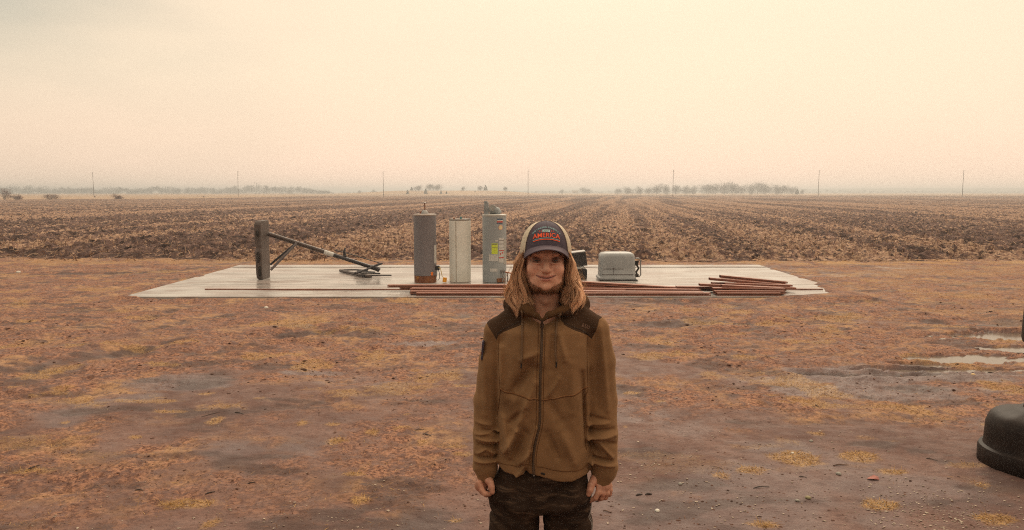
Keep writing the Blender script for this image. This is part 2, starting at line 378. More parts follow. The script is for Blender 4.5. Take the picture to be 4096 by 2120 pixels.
rs = mixc(nt, mrange(nt, ns(nt, tc, 9, 4), .4, .6), (.24, .138, .102), (.48, .32, .215))
f = mth(nt, 'ADD', mth(nt, 'MULTIPLY', ra, .12), ns(nt, tc, 5.5, 8, .75, (1, .6, 1)))
f = mrange(nt, f, .54, .62)
c = mixc(nt, f, soil, rs)
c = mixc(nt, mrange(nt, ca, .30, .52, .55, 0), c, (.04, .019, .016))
nt.links.new(c, b.inputs['Base Color']); b.inputs['Roughness'].default_value = .95; b.inputs['Specular IOR Level'].default_value = .1
bn = N(nt, 'ShaderNodeBump', i_Strength=.9, i_Distance=.08); nt.links.new(ns(nt, tc, 8, 8, .75), bn.inputs['Height']); nt.links.new(bn.outputs[0], b.inputs['Normal'])
fo = mesh_np('ploughed_field', np.stack([FX, FD, FZ], -1).reshape(-1, 3), grid_quads(nr, nc), m, attrs={'res': res.ravel(), 'clod': clod.ravel()})
tag(fo, kind='structure')
def strips(name, P, ang, Ln, Wd, lift, bend, mat_, cols, tags, seg=2, parent=None):
    """thin bent blades: P base (n,3), ang heading, Ln length, Wd width, lift = rise angle"""
    n = len(P); d = np.stack([np.cos(ang)*np.cos(lift), np.sin(ang)*np.cos(lift), np.sin(lift)], -1)
    s = np.stack([-np.sin(ang), np.cos(ang), np.zeros(n)], -1); V = []; 
    rr = rng.normal(0, .5, n)
    s = s*np.cos(rr)[:, None]; s[:, 2] += np.sin(rr)
    for k in range(seg+1):
        t = k/seg; c = P+d*(Ln*t)[:, None]; c[:, 2] -= bend*Ln*t*t; ww = Wd*(1-.75*t)
        V += [c-s*ww[:, None]/2, c+s*ww[:, None]/2]
    V = np.stack(V, 1).reshape(-1, 3); b0 = np.arange(n)[:, None]*(2*(seg+1)); Q = []
    for k in range(seg): Q.append(np.concatenate([b0+2*k, b0+2*k+1, b0+2*k+3, b0+2*k+2], 1))
    o = mesh_np(name, V, np.concatenate(Q), mat_, smooth=False, cols=np.repeat(cols, 2*(seg+1), 0), parent=parent)
    return tag(o, **tags) if tags else o
resm = mat('corn_residue', (1, 1, 1), (.6, .55, .5), scale=3, rough=.9, attr=True, spec=.1)
n = 130000
q = rng.random(n); dmx = 150.
d = 1/(q/22.1+(1-q)/dmx)**1.0
d = np.where(rng.random(n) < .35, 22.1+rng.random(n)**1.3*30, d)
u = rng.uniform(-1.1, 1.1, n); x = u*.72*d
cr_ = x-.136*d; k = sst(fbm(cr_*.42, d*.012, 3, 41)*.72+fbm(cr_*1.1, d*.02, 3, 43)*.28, .34, .64)
keep = rng.random(n) < .24+.50*k; x, d = x[keep], d[keep]; n = len(x)
cl = fbm(x*2.2, d*2.2, 5, 42, .62); fd = 1-sst(d, 60, 200)
z = .06+(cl-.42)*(.46*fd+.14)+np.where(d > 31, np.sin((x-.136*d)*2*math.pi/1.5)*.5, np.sin(d*2*math.pi/1.1+vn(x*.3, d*.2, 9)*3)*1.1)*.05*fd
kk = cl > .36; x, d, z, fd = x[kk], d[kk], z[kk], fd[kk]; n = len(x)
z = np.where(d < 23.6, z*sst(d, 22.3, 23.6), z)
tone = rng.random(n)[:, None]; cols = (1-tone)*np.array([.20, .10, .055])+tone**1.4*np.array([.64, .45, .31])
up = rng.random(n) < .12
strips('corn_stubble', np.stack([x, d, z+.005], -1), rng.uniform(0, 2*math.pi, n), rng.uniform(.07, .30, n), rng.uniform(.010, .034, n)*np.where(d > 45, 1.4, 1), np.where(up, rng.uniform(.8, 1.5, n), rng.normal(.12, .22, n)), rng.uniform(0, .4, n), resm, cols, dict(label='tan chopped corn stalks strewn over the ploughed field', kind='stuff'))

# ------------------------------------------------------------------ dead grass on the yard
gm = mat('dead_grass_blade', (1, 1, 1), (.7, .65, .6), scale=6, rough=.85, attr=True, spec=.15)
n = 420000
q = rng.random(n); d = 1/(q/4.2+(1-q)/14.6); u = rng.uniform(-1.08, 1.08, n); x = u*(.72*d+.1)
n2 = 60000; x = np.concatenate([x, rng.uniform(-17, 17, n2)]); d = np.concatenate([d, rng.uniform(14, 22.6, n2)])
g_ = grass_f(x, d); t_ = tuft_mask(x, d); pd = puddle(x, d)
inpad = (x > PX0+.05) & (x < PX1-.05) & (d > PY0+.05) & (d < PY1-.05)
prob = np.clip(g_*.22+t_**1.4*1.0, 0, 1)*(pd < .05)*(~inpad)
keep = rng.random(len(x)) < prob; x, d, g_, t_ = x[keep], d[keep], g_[keep], t_[keep]; n = len(x)
z = yard_h(x, d)
tone = rng.random(n)[:, None]
cA = (1-tone)*np.array([.14, .058, .03])+tone*np.array([.38, .21, .12]); cB = (1-tone)*np.array([.22, .105, .03])+tone*np.array([.66, .42, .17])
tb = (rng.random(n) < .15+.85*sst(t_, .15, .6))[:, None]
strips('dead_grass', np.stack([x, d, z-.002], -1), rng.uniform(0, 2*math.pi, n), rng.uniform(.02, .055, n)*(1+.35*(t_ > .5)), rng.uniform(.0018, .0042, n)*(1+sst(d, 7, 14)*1.2), np.clip(rng.normal(.28, .3, n)+.12*t_, .02, 1.3), rng.uniform(.1, .7, n), gm, np.where(tb, cB, cA), dict(label='flattened dead grass matted over the muddy yard', kind='stuff'))

# pebbles and chips
def pebbles(name, P, s, cols, mat_, tags):
    o = np.array([(1, 0, 0), (0, 1, 0), (-1, 0, 0), (0, -1, 0), (.0, 0, 1), (0, 0, -1), (.7, .7, .5), (-.7, .7, .45), (-.7, -.7, .5), (.7, -.7, .5)])
    fc = np.array([(0, 6, 9), (0, 1, 6), (1, 7, 6), (1, 2, 7), (2, 8, 7), (2, 3, 8), (3, 9, 8), (3, 0, 9), (4, 6, 7), (4, 7, 8), (4, 8, 9), (4, 9, 6), (5, 1, 0), (5, 2, 1), (5, 3, 2), (5, 0, 3)])
    n = len(P); a = rng.uniform(0, 6.28, n); k = o[None]*(1+rng.normal(0, .15, (n, len(o), 1)))
    k = k*np.stack([s*rng.uniform(.8, 1.7, n), s, s*rng.uniform(.35, .7, n)], -1)[:, None]
    xr = k[..., 0]*np.cos(a)[:, None]-k[..., 1]*np.sin(a)[:, None]; yr = k[..., 0]*np.sin(a)[:, None]+k[..., 1]*np.cos(a)[:, None]
    V = np.stack([xr, yr, k[..., 2]], -1)+P[:, None]
    Fc = (fc[None]+np.arange(n)[:, None, None]*len(o)).reshape(-1, 3)
    return tag(mesh_np(name, V.reshape(-1, 3), Fc, mat_, smooth=False, cols=np.repeat(cols, len(o), 0)), **tags)
n = 2600; d = 1/(rng.random(n)/4.2+rng.random(n)*0+(1-rng.random(n))*.0+.0+rng.random(n)*.0+1/11.*1)*1.0
q = rng.random(n); d = 1/(q/4.2+(1-q)/12.); x = rng.uniform(-1.05, 1.05, n)*.72*d
pr = .10+.5*sst(x, .2, 1.6)*(d < 7.5)+.3*(d < 5.6); kp = rng.random(n) < pr; x, d = x[kp], d[kp]
for (px, py, sx, sy, k) in [(3760, 2070, .22, .25, 330), (2640, 1860, .35, .35, 120), (1000, 2080, .5, .12, 50), (3300, 2060, .5, .2, 80), (1800, 2060, .6, .2, 60)]:
    p = gnd(px, py); x = np.append(x, rng.normal(p[0], sx, k)); d = np.append(d, rng.normal(p[1], sy, k))
d = np.maximum(d, 3.8)
n = len(x); tone = rng.random(n)[:, None]; cols = (1-tone)*np.array([.22, .15, .11])+tone**1.5*np.array([.52, .43, .33])
pm_ = mat('pebble_stone', (1, 1, 1), (.75, .7, .65), scale=60, rough=.7, attr=True)
pebbles('gravel', np.stack([x, d, yard_h(x, d)+.002], -1), np.abs(rng.normal(.0026, .0018, n))+.0015, cols, pm_, dict(label='small pale stones scattered over the mud', kind='stuff'))

n = 9000; q = rng.random(n); d = 1/(q/4.2+(1-q)/14.); x = rng.uniform(-1.05, 1.05, n)*.72*d
kp = rng.random(n) < .15+.85*sst(fbm(x*1.2, d*1.6, 3, 81), .45, .65); kp &= puddle(x, d) < .1; x, d = x[kp], d[kp]; n = len(x)
tone = rng.random(n)[:, None]; cols = (1-tone)*np.array([.05, .027, .02])+tone*np.array([.17, .09, .065])
pebbles('mud_clods', np.stack([x, d, yard_h(x, d)-.001], -1), (np.abs(rng.normal(.002, .0028, n))+.0016)*(1+1.6*sst(d, 6, 10)), cols, mat('mud_clod', (1, 1, 1), (.7, .65, .6), scale=40, rough=.95, attr=True, spec=.15), dict(label='dark crumbs of mud lying over the yard', kind='stuff'))

# ------------------------------------------------------------------ concrete pad
m, nt, b = with_attr_mat('wet_concrete'); tc = N(nt, 'ShaderNodeTexCoord')
c = mixc(nt, mrange(nt, ns(nt, tc, .9, 6), .35, .65), (.29, .265, .25), (.40, .385, .365))
c = mixc(nt, mrange(nt, ns(nt, tc, 1.6, 7, .7, (.45, 1.3, 1)), .44, .62, 0, .85), c, (.235, .175, .150))
c = mixc(nt, mrange(nt, ns(nt, tc, 40, 4), .55, .75, 0, .4), c, (.24, .20, .18))
nt.links.new(c, b.inputs['Base Color'])
nt.links.new(mrange(nt, ns(nt, tc, 1.3, 4, .6, (.4, 1.6, 1)), .38, .6, .12, .42), b.inputs['Roughness']); b.inputs['Specular IOR Level'].default_value = .32
bn = N(nt, 'ShaderNodeBump', i_Strength=.15, i_Distance=.01); nt.links.new(ns(nt, tc, 25, 5), bn.inputs['Height']); nt.links.new(bn.outputs[0], b.inputs['Normal'])
mb = MB(); ys = [PY0, 16.1, gnd(1000, 1069.5, PZ)[1], PY1]
xs = [PX0, PX1]
for i in range(1):
    for j in range(3):
        g0 = .03 if j < 2 else .06
        mb.box(((xs[i]+xs[i+1])/2, (ys[j]+ys[j+1])/2, PZ-.1+(.012 if j == 2 else 0)), (xs[i+1]-xs[i]-g0, ys[j+1]-ys[j]-g0, .2))
pad = mb.build('concrete_pad', m); tag(pad, kind='structure')
dm = mat('joint_dirt', (.09, .05, .035), (.16, .09, .06), scale=3, rough=.7)
tag(MB().box(((PX0+PX1)/2, (PY0+PY1)/2, PZ-.06), (PX1-PX0-.05, PY1-PY0-.05, .1)).build('pad_joint_filling', dm), kind='structure')

# ------------------------------------------------------------------ far land
far_green = mat('far_hill', (.13, .15, .13), (.18, .17, .13), scale=.01, rough=1)
xs = np.linspace(-200, 2300, 90); hgt = 4.5+6.2*sst(xs, 200, 900)+1.6*(fbm(xs*.006, xs*0, 3, 51)-.5)
V = np.array([(x, 1900+yy, z) for x, h in zip(xs, hgt) for yy, z in ((-120, -1), (0, h), (120, h-.5), (260, -1))])
Q = []
for i in range(len(xs)-1):
    for k in range(3): a = i*4+k; Q.append((a, a+4, a+5, a+1))
tag(mesh_np('hills', V, np.array(Q), far_green), kind='structure')

def twigs(n, fn, ln, wd, spread=.7):
    """cloud of thin twig faces; fn(k)->(k,3) positions and outward dirs"""
    P, dr = fn(n); dr = dr+rng.normal(0, spread, (n, 3)); dr /= np.linalg.norm(dr, axis=1)[:, None]
    s = np.cross(dr, rng.normal(0, 1, (n, 3))); s /= np.linalg.norm(s, axis=1)[:, None]
    L = ln*rng.uniform(.5, 1.4, n)[:, None]; W = wd*rng.uniform(.5, 1.4, n)[:, None]
    V = np.stack([P-s*W/2, P+s*W/2, P+dr*L], 1).reshape(-1, 3)
    return V, np.arange(3*n).reshape(-1, 3)
def crown(w_, h_, z0, lobes, n, ln, wd, flat=1.0):
    cs = [(rng.uniform(-.3, .3)*w_, rng.uniform(-.3, .3)*w_, z0+h_*rng.uniform(.12, .62), rng.uniform(.22, .42)) for _ in range(lobes)]
    def fn(k):
        i = rng.integers(0, lobes, k); c = np.array(cs)[i]; d = rng.normal(0, 1, (k, 3)); d /= np.linalg.norm(d, axis=1)[:, None]
        r = rng.random(k)**.5
        P = c[:, :3]+d*r[:, None]*np.stack([c[:, 3]*w_, c[:, 3]*w_, c[:, 3]*h_*flat], -1)
        return P, d+np.array([0, 0, .5])
    return twigs(n, fn, ln, wd)
twig_m = mat('bare_twigs', (.075, .062, .060), (.11, .09, .085), scale=.5, rough=1, spec=.1)
ever_m = mat('dark_evergreen', (.025, .035, .03), (.05, .06, .045), scale=.5, rough=1, spec=.1)
bush_m = mat('red_brush', (.13, .06, .05), (.19, .09, .075), scale=.8, rough=1, spec=.1)
bark_m = mat('bark', (.07, .05, .04), (.11, .08, .065), scale=3, rough=.95)
def bare_tree(h_, w_, name='bare_tree', lobes=7, n=1500, m_=None):
    t = empty(name, (0, 0, 0), 'x', 'tree')
    mb = MB(); mb.tube([(0, 0, -.6), (.05, 0, h_*.3), (-.05, .05, h_*.6), (0, 0, h_*.85)], [h_*.022, h_*.017, h_*.01, h_*.004], 6)
    for k in range(7):
        a = k*2.4; z0 = h_*(.22+.08*k); r = w_*.38
        mb.tube([(0, 0, z0), (math.cos(a)*r*.5, math.sin(a)*r*.5, z0+h_*.13), (math.cos(a)*r, math.sin(a)*r, z0+h_*.27)], [h_*.009, h_*.006, h_*.003], 5)
    mb.build('trunk', bark_m, t)
    V, Q = crown(w_, h_*.95, h_*.04, lobes, n, h_*.09, h_*.012)
    mesh_np('crown', V, Q, m_ or twig_m, t, smooth=False)
    return t
def put(o, px, Y, label, cat, group=None, s=1, sz=None, z=None):
    o.location = ((px-2048)/F*Y, Y, (far_h(np.array([(px-2048)/F*Y]), np.array([float(Y)]))[0]-.05) if z is None else z)
    o.scale = (s, s, sz or s); o.rotation_euler.z = rng.uniform(0, 6.28)
    for k in ('label', 'category', 'group'):
        if k in o: del o[k]
    return tag(o, label, cat, group)
# grove right of centre, beyond the field
protos = [bare_tree(8, 9, lobes=9, n=2600), bare_tree(8, 11, lobes=11, n=3200), bare_tree(8, 8, lobes=7, n=2200)]
grove = [(2475, 4.8), (2510, 5.6), (2560, 6.0), (2590, 5), (2625, 7.2), (2660, 7.8), (2700, 7.2), (2740, 6.6), (2775, 7.2), (2830, 7.8), (2860, 8.3), (2893, 9.2), (2925, 8.7), (2960, 7.0), (2995, 7.4), (3027, 9.9), (3060, 7.8), (3100, 7.6), (3135, 7), (3165, 6.2), (3205, 4.2)]
used = set()
for i, (px, hh) in enumerate(grove):
    p = protos[i % 3]; o = p if (i % 3) not in used else copy_tree(p); used.add(i % 3)
    if i == len(grove)-1: lab = 'smallest bare tree at the right end of the hazy grove'
    elif hh > 9.5: lab = 'tallest bare tree rising above the hazy grove'
    elif i < 4: lab = ['first', 'second', 'third', 'fourth'][i]+' low bare tree from the left end of the hazy grove'
    elif px < 2800: lab = ['first', 'second', 'third', 'fourth', 'fifth'][i-4]+' bare tree in the left rounded mass of the hazy grove'
    elif px < 2950: lab = ['first', 'second', 'third', 'fourth'][i-9]+' bare tree in the high middle mass of the hazy grove'
    elif px < 3027: lab = ['nearer', 'next'][px < 2980]+' bare tree left of the tallest one in the hazy grove'
    else: lab = ['first', 'second', 'third', 'fourth'][i-16]+' bare tree right of the tallest one in the hazy grove'
    put(o, px, 640+rng.uniform(-25, 40), lab, 'tree', 'bare trees of the grove beyond the field', s=hh/8*1.3)
# small bare trees on the rise and round the farmhouse
for px, Y, hh, lab in [(1675, 590, 5.2, 'lone small bare tree left of the wide tree on the rise'), (1725, 610, 6.2, 'left half of the wide bare tree clump on the rise'), (1752, 612, 6.0, 'right half of the wide bare tree clump on the rise'), (1854, 600, 4.0, 'thin bare tree in the middle of the rise'), (1922, 600, 4.6, 'thin bare tree just left of the pointed evergreen on the rise'),
                       (2020, 620, 4.2, 'faint bare tree right of the rise'), (2245, 900, 6.5, 'faint tree a little left of the white farmhouse'), (2330, 900, 9, 'bushy bare tree right beside the white farmhouse'), (2352, 910, 7.5, 'lower bare tree right of the farmhouse'), (1500, 800, 4.5, 'tiny hazy tree far left of the rise'), (1440, 850, 4.5, 'tiniest hazy tree near the third pole')]:
    o = copy_tree(protos[random.randrange(3)]); put(o, px, Y, lab, 'tree', s=hh/8)
def evergreen():
    t = empty('evergreen', (0, 0, 0), 'x', 'tree')
    MB().tube([(0, 0, -.5), (0, 0, 2.4)], [.12, .03], 6).build('trunk', bark_m, t)
    def fn(k):
        z = rng.random(k)**1.3; a = rng.uniform(0, 6.28, k); r = (1-z)**.75*1.15*rng.random(k)**.4
        return np.stack([np.cos(a)*r, np.sin(a)*r, .25+z*2.7], -1), np.stack([np.cos(a), np.sin(a), .2+0*a], -1)
    V, Q = twigs(900, fn, .35, .16); mesh_np('crown', V, Q, ever_m, t, smooth=False); return t
ev = evergreen(); first = True
for px, Y, s, lab in [(1632, 520, .85, 'small dark evergreen at the left foot of the rise'), (1648, 600, .95, 'bluish evergreen higher on the left of the rise'), (1704, 520, 1.1, 'largest round dark evergreen on the rise'), (1765, 520, .75, 'small dark evergreen right of the largest one'), (1787, 520, .6, 'smallest evergreen of the row on the rise'), (1943, 600, 1.35, 'pointed evergreen on the right of the rise'), (3184, 560, 1.35, 'dark evergreen at the right end of the bare grove'), (1901, 560, .4, 'tiny dark shrub on the crest of the rise')]:
    o = ev if first else copy_tree(ev); first = False; put(o, px, Y, lab, 'tree', s=s)
# red brush at the left
for px, Y, w_, h_, lab in [(25, 200, 3.6, 3.6, 'tall reddish bush cut by the left edge of the view'), (70, 205, 3, 1.6, 'low reddish bush beside the tall one at the left edge'), (207, 200, 4.0, 1.6, 'wide low reddish bush at the field end'), (473, 205, 3.1, 1.6, 'round reddish bush right of the first pole')]:
    t = empty('bush', (0, 0, 0), lab, 'bush'); mb = MB()
    for k in range(5): a = k*1.3; mb.tube([(0, 0, -.3), (math.cos(a)*w_*.2, math.sin(a)*w_*.2, h_*.6)], [.05, .02], 5)
    mb.build('stem', bark_m, t); V, Q = crown(w_, h_, 0, 6, 1400, .3, .05); mesh_np('crown', V, Q, bush_m, t, smooth=False); put(t, px, Y, lab, 'bush')
for px in (385, 822):
    V, Q = crown(.9, .9, 0, 3, 200, .2, .05)
    t = mesh_np('shrub', V, Q, bush_m, smooth=False); put(t, px, 290, 'tiny reddish shrub near the foot of the '+('first' if px < 500 else 'second')+' pole from the left', 'shrub')
# far wooded line at the left: one mass
Vs = []; Qs = []; n0 = 0
for px in np.arange(-700, 1330, 14):
    hh = np.interp(px, [-700, 0, 60, 80, 110, 300, 480, 560, 620, 700, 900, 1000, 1100, 1180, 1250, 1300, 1330], [9, 8.5, 8, 10, 7.5, 5.5, 6, 5.6, 7.2, 6.6, 5.8, 8.0, 8.6, 7.6, 5, 2.5, 1.5])*rng.uniform(.85, 1.3)
    Y_ = 950+rng.uniform(-40, 40); V, Q = crown(12, hh+2.2, 0, 4, 360, 1.6, .4); V = V+np.array([(px-2048)/F*Y_, Y_, -.3]); Vs.append(V); Qs.append(Q+n0); n0 += len(V)
for px in np.arange(3230, 4500, 16):
    hh = np.interp(px, [3230, 3300, 3380, 3450, 3600, 3850, 4500], [5.0, 4.6, 6.2, 4.2, 3.2, 3.8, 3.6])*rng.uniform(.6, 1.2)
    Y_ = 1150+rng.uniform(-40, 40); V, Q = crown(9, hh+1.5, 0, 3, 90, 1.2, .3); V = V+np.array([(px-2048)/F*Y_, Y_, -.3]); Vs.append(V); Qs.append(Q+n0); n0 += len(V)
for px in np.arange(1380, 2470, 22):
    hh = rng.uniform(1.5, 3.6); Y_ = 1100.; V, Q = crown(10, hh+1.5, 0, 3, 90, 1.2, .3); V = V+np.array([(px-2048)/F*Y_, Y_, -.3]); Vs.append(V); Qs.append(Q+n0); n0 += len(V)
tag(mesh_np('distant_woods', np.concatenate(Vs), np.concatenate(Qs), mat('far_wood', (.07, .07, .075), (.10, .095, .09), scale=.05, rough=1), smooth=False), 'long low line of hazy blue woods along the horizon', kind='stuff')
# farmhouse
fh = empty('farmhouse', ((2300-2048)/F*900, 900, 0), 'tiny white farmhouse on the hazy horizon', 'house')
MB().box((0, 0, 1.3), (6.5, 5, 3)).build('wall', mat('white_siding', (.75, .73, .68), (.65, .63, .6), scale=1), fh)
MB().add([(-3.5, -2.7, 2.8), (3.5, -2.7, 2.8), (3.5, 2.7, 2.8), (-3.5, 2.7, 2.8), (-3.5, 0, 4.4), (3.5, 0, 4.4)], [(0, 1, 5, 4), (2, 3, 4, 5), (0, 4, 3), (1, 2, 5), (3, 2, 1, 0)]).build('roof', mat('grey_roof', (.4, .38, .36), (.3, .29, .28), scale=2), fh)
dgl = mat('dark_glass', (.03, .03, .035), rough=.1)
for x in (-1.8, 1.8): MB().box((x, -2.53, 1.6), (.9, .06, 1.1)).build('window', dgl, fh)

# utility poles
pole_m = mat('weathered_pole', (.10, .07, .055), (.16, .12, .10), scale=2, rough=.9, st=(4, 4, .5))
ins_m = mat('porcelain', (.35, .33, .3), rough=.3)
poleA = empty('utility_pole', (0, 0, 0), 'x', 'pole', 'x')
MB().tube([(0, 0, -1), (0, 0, 10.7)], [.11, .07], 10).build('shaft', pole_m, poleA)
for z in (8.9, 9.9, 10.55):
    MB().tube([(.10, 0, z), (.55, 0, z+.03)], .035, 6).build('insulator_arm', ins_m, poleA)
    
order = ['leftmost', 'second', 'third', 'fourth', 'fifth', 'sixth', 'rightmost']
pxs = [382, 957, 1536, 2112, 2689, 3268, 3842]
for i, px in enumerate(pxs):
    o = poleA if i == 0 else copy_tree(poleA); Y_ = 325-i*3
    o.location = ((px-2048)/F*Y_, Y_, 0); o.rotation_euler = (0, R([-.8, .6, -.4, 0, .2, .5, .9][i]), 0); o.scale = (1, 1, [.93, .96, .94, 1, .99, .97, .96][i])
    for k in ('label', 'category', 'group'): del o[k]
    lab = {0: 'leftmost bare wooden utility pole, faint beyond the left field', 6: 'rightmost wooden utility pole, leaning slightly to the right'}.get(i, order[i]+' wooden utility pole from the left along the horizon')
    tag(o, lab, 'pole', 'utility poles in a row beyond the field')

# ------------------------------------------------------------------ water heaters
def heater_base(px0, px1, pyb):
    c = at((px0+px1)/2, pyb, 1); g_ = gnd((px0+px1)/2, pyb, PZ); d_ = g_[1]; r = (px1-px0)/2/F*(d_+.2)
    return g_[0]*(d_+r)/d_, d_+r, r
def cyl(r, z0, z1, bev=.012, n=48):
    return [(r-bev, z0), (r, z0+bev), (r, z1-bev), (r-bev, z1), (0, z1+.004)]
def patch(parent, name, r, a, z0, z1, wdt, m_, lab=None, lift=.003):
    """curved sticker on a cylinder; a in degrees right of the side facing the camera"""
    mb = MB(); n = 8; V = []; aw = wdt/r; ac = -math.pi/2+R(a)
    for i in range(n+1):
        q = ac-aw/2+aw*i/n
        for z in (z0, z1): V.append(((r+lift)*math.cos(q), (r+lift)*math.sin(q), z))
    for i in range(n+1):
        q = ac-aw/2+aw*i/n
        for z in (z0, z1): V.append(((r-.002)*math.cos(q), (r-.002)*math.sin(q), z))
    f = [(2*i, 2*i+2, 2*i+3, 2*i+1) for i in range(n)]; k = 2*n+2
    f += [(2*i+1, 2*i+3, k+2*i+3, k+2*i+1) for i in range(n)]+[(2*i+2, 2*i, k+2*i, k+2*i+2) for i in range(n)]
    f += [(0, 1, k+1, k), (2*n+1, 2*n, k+2*n, k+2*n+1)]
    mb.add(V, f); o = mb.build(name, m_, parent)
    if lab: o['label'] = lab
    return o
paper = mat('white_paper', (.60, .59, .56), (.48, .47, .44), scale=30, rough=.6)
ink = mat('grey_ink', (.16, .14, .13)); redink = mat('red_ink', (.50, .05, .03), rough=.5); blueink = mat('blue_ink', (.03, .08, .16), rough=.5)
yel = mat('yellow_label', (.62, .72, .06), (.55, .66, .05), scale=20, rough=.5); orange = mat('orange_tag', (.85, .20, .02), rough=.5); amber = mat('amber_plastic', (.85, .36, .02), rough=.4)
rust = mat('rusty_steel', (.17, .055, .022), (.24, .09, .035), scale=6, rough=.8, c3=(.40, .17, .02), s3=9, l3=.55, h3=.75)
steel = mat('dull_steel', (.35, .34, .33), (.25, .24, .23), scale=20, rough=.45, metallic=.6); copper = mat('copper_pipe', (.32, .12, .06), rough=.5, metallic=.5); blk = mat('black_plastic', (.02, .018, .018), (.035, .03, .028), scale=10, rough=.5)
tan_m = mat('insulation', (.6, .55, .48), rough=.9)
# 1: dark grey heater with rusted foot
hx, hy, hr = heater_base(1657, 1747, 1133)
H1 = empty('water_heater', (hx, hy, PZ), 'dark grey water heater with rusted foot, leftmost of the three', 'water heater', 'old water heaters standing on the concrete pad')
g1 = mat('grey_enamel', (.155, .14, .15), (.20, .18, .19), scale=1.5, rough=.5, st=(1, 1, .3))
MB().lathe(cyl(hr, .14, 1.40), n=56).build('jacket_shell', g1, H1, True)
MB().lathe([(hr-.004, 0), (hr-.002, .14), (hr-.01, .142)], n=56).build('foot_ring', rust, H1, True)
MB().lathe([(hr+.004, 1.385), (hr+.004, 1.412), (hr-.02, 1.42), (0, 1.425)], n=56).build('lid', mat('lid_rim', (.35, .30, .27), (.28, .2, .15), scale=5, rough=.5), H1, True)
MB().lathe([(.075, 1.42), (.07, 1.45), (.045, 1.485), (.03, 1.50), (0, 1.502)], n=24).build('draft_hood', steel, H1, True)
MB().tube([(0, 0, 1.49), (0, 0, 1.64)], .011, 8).build('pipe', rust, H1)
MB().lathe([(.0, 1.64), (.03, 1.645), (.03, 1.65), (0, 1.66)], n=16).build('pipe_cap', steel, H1, True)
MB().tube([(-.09, .05, 1.42), (-.09, .05, 1.47)], .02, 10).build('nipple', copper, H1)
patch(H1, 'sticker', hr, 70, .40, .78, .10, paper, 'long white instruction sticker')
patch(H1, 'sticker', hr, 42, .155, .225, .055, orange, 'round orange sticker')
v = MB(); v.box((hr+.03, -.06, .30), (.08, .07, .10), bev=.01); v.build('gas_valve', blk, H1)
MB().tube([(hr+.05, -.09, .31), (hr+.09, -.1, .30), (hr+.11, -.12, .22), (hr+.13, -.13, .12)], .007, 6).build('hose', mat('yellow_hose', (.55, .38, .05), rough=.5), H1)
MB().box((hr+.18, -.13, .06), (.085, .02, .10), ry=.12, bev=.004).build('hang_tag', amber, H1)
MB().tube([(hr+.02, -.09, .26), (hr+.015, -.12, .16), (hr+.0, -.13, .08), (hr+.04, -.14, .05), (hr+.075, -.13, .09), (hr+.07, -.11, .2), (hr+.04, -.08, .27)], .008, 6).build('burner_tube', steel, H1)
# 2: cream heater
hx, hy, hr = heater_base(1798, 1884, 1131)
H2 = empty('water_heater', (hx, hy, PZ), 'plain cream white water heater with a side seam, middle of the three', 'water heater', 'old water heaters standing on the concrete pad', )
cr = mat('cream_enamel', (.76, .76, .70), (.68, .67, .60), scale=2.5, rough=.5, c3=(.36, .24, .11), s3=6, l3=.66, h3=.82)
MB().lathe(cyl(hr, 0, 1.30), n=56).build('jacket_shell', cr, H2, True)
MB().lathe([(hr+.003, 1.285), (hr+.003, 1.31), (hr-.02, 1.315), (0, 1.30)], n=56).build('lid', mat('blue_grey_rim', (.10, .14, .15), (.2, .14, .1), scale=6, rough=.5), H2, True)
patch(H2, 'seam', hr, -18, .02, 1.28, .012, mat('seam_dirt', (.20, .13, .08), (.5, .43, .33), scale=14, lo=.4, hi=.6), lift=.004)
MB().tube([(.02, 0, 1.30), (.02, 0, 1.36)], .022, 10).build('nipple', mat('teal_fitting', (.12, .25, .26)), H2)
MB().tube([(-.12, 0, 1.30), (-.12, 0, 1.335)], .02, 10).build('nipple', copper, H2)
# 3: light grey heater with stickers and blower
hx, hy, hr = heater_base(1930, 2026, 1132)
H3 = empty('water_heater', (hx, hy, PZ), 'light grey water heater covered in stickers with a blower on top', 'water heater', 'old water heaters standing on the concrete pad')
g3 = mat('light_grey_enamel', (.285, .31, .32), (.335, .36, .365), scale=1.5, rough=.45, st=(1, 1, .4))
MB().lathe(cyl(hr, 0, 1.395), n=56).build('jacket_shell', g3, H3, True)
MB().lathe([(hr+.004, 1.37), (hr+.004, 1.405), (hr-.03, 1.412), (0, 1.415)], n=56).build('lid', mat('pale_rim', (.48, .47, .43), (.4, .38, .34), scale=5, rough=.45), H3, True)
alu = mat('grey_metal', (.30, .33, .34), (.20, .22, .23), scale=9, rough=.5)
mb = MB(); mb.box((-.165, 0, 1.53), (.09, .20, .25), bev=.006); mb.box((-.175, -.02, 1.67), (.065, .16, .03), bev=.005); mb.build('control_box', alu, H3)
mb = MB(); mb.tube([(-.11, 0, 1.47), (-.02, 0, 1.50), (.05, 0, 1.48), (.10, 0, 1.41)], [.07, .085, .08, .07], 16); mb.build('blower_housing', alu, H3, True)
mb = MB(); mb.tube([(-.03, -.06, 1.52), (-.03, .06, 1.52)], .085, 18); mb.tube([(-.03, -.10, 1.52), (-.03, -.06, 1.52)], .04, 12); mb.build('fan_motor', mat('pale_metal', (.45, .45, .42), (.3, .3, .28), scale=12, rough=.4), H3, True)
MB().tube([(.11, -.02, 1.41), (.11, -.02, 1.455), (.15, -.02, 1.46)], .02, 8).build('nipple', steel, H3)
s = patch(H3, 'sticker', hr, 29, 1.225, 1.325, .135, mat('badge_white', (.6, .6, .56)), 'badge with blue, white and red stripes')
patch(s, 'stripe', hr, 29, 1.30, 1.325, .135, blueink, lift=.005); patch(s, 'stripe', hr, 29, 1.247, 1.275, .135, redink, lift=.005); patch(s, 'stripe', hr, 29, 1.225, 1.243, .135, blueink, lift=.005)
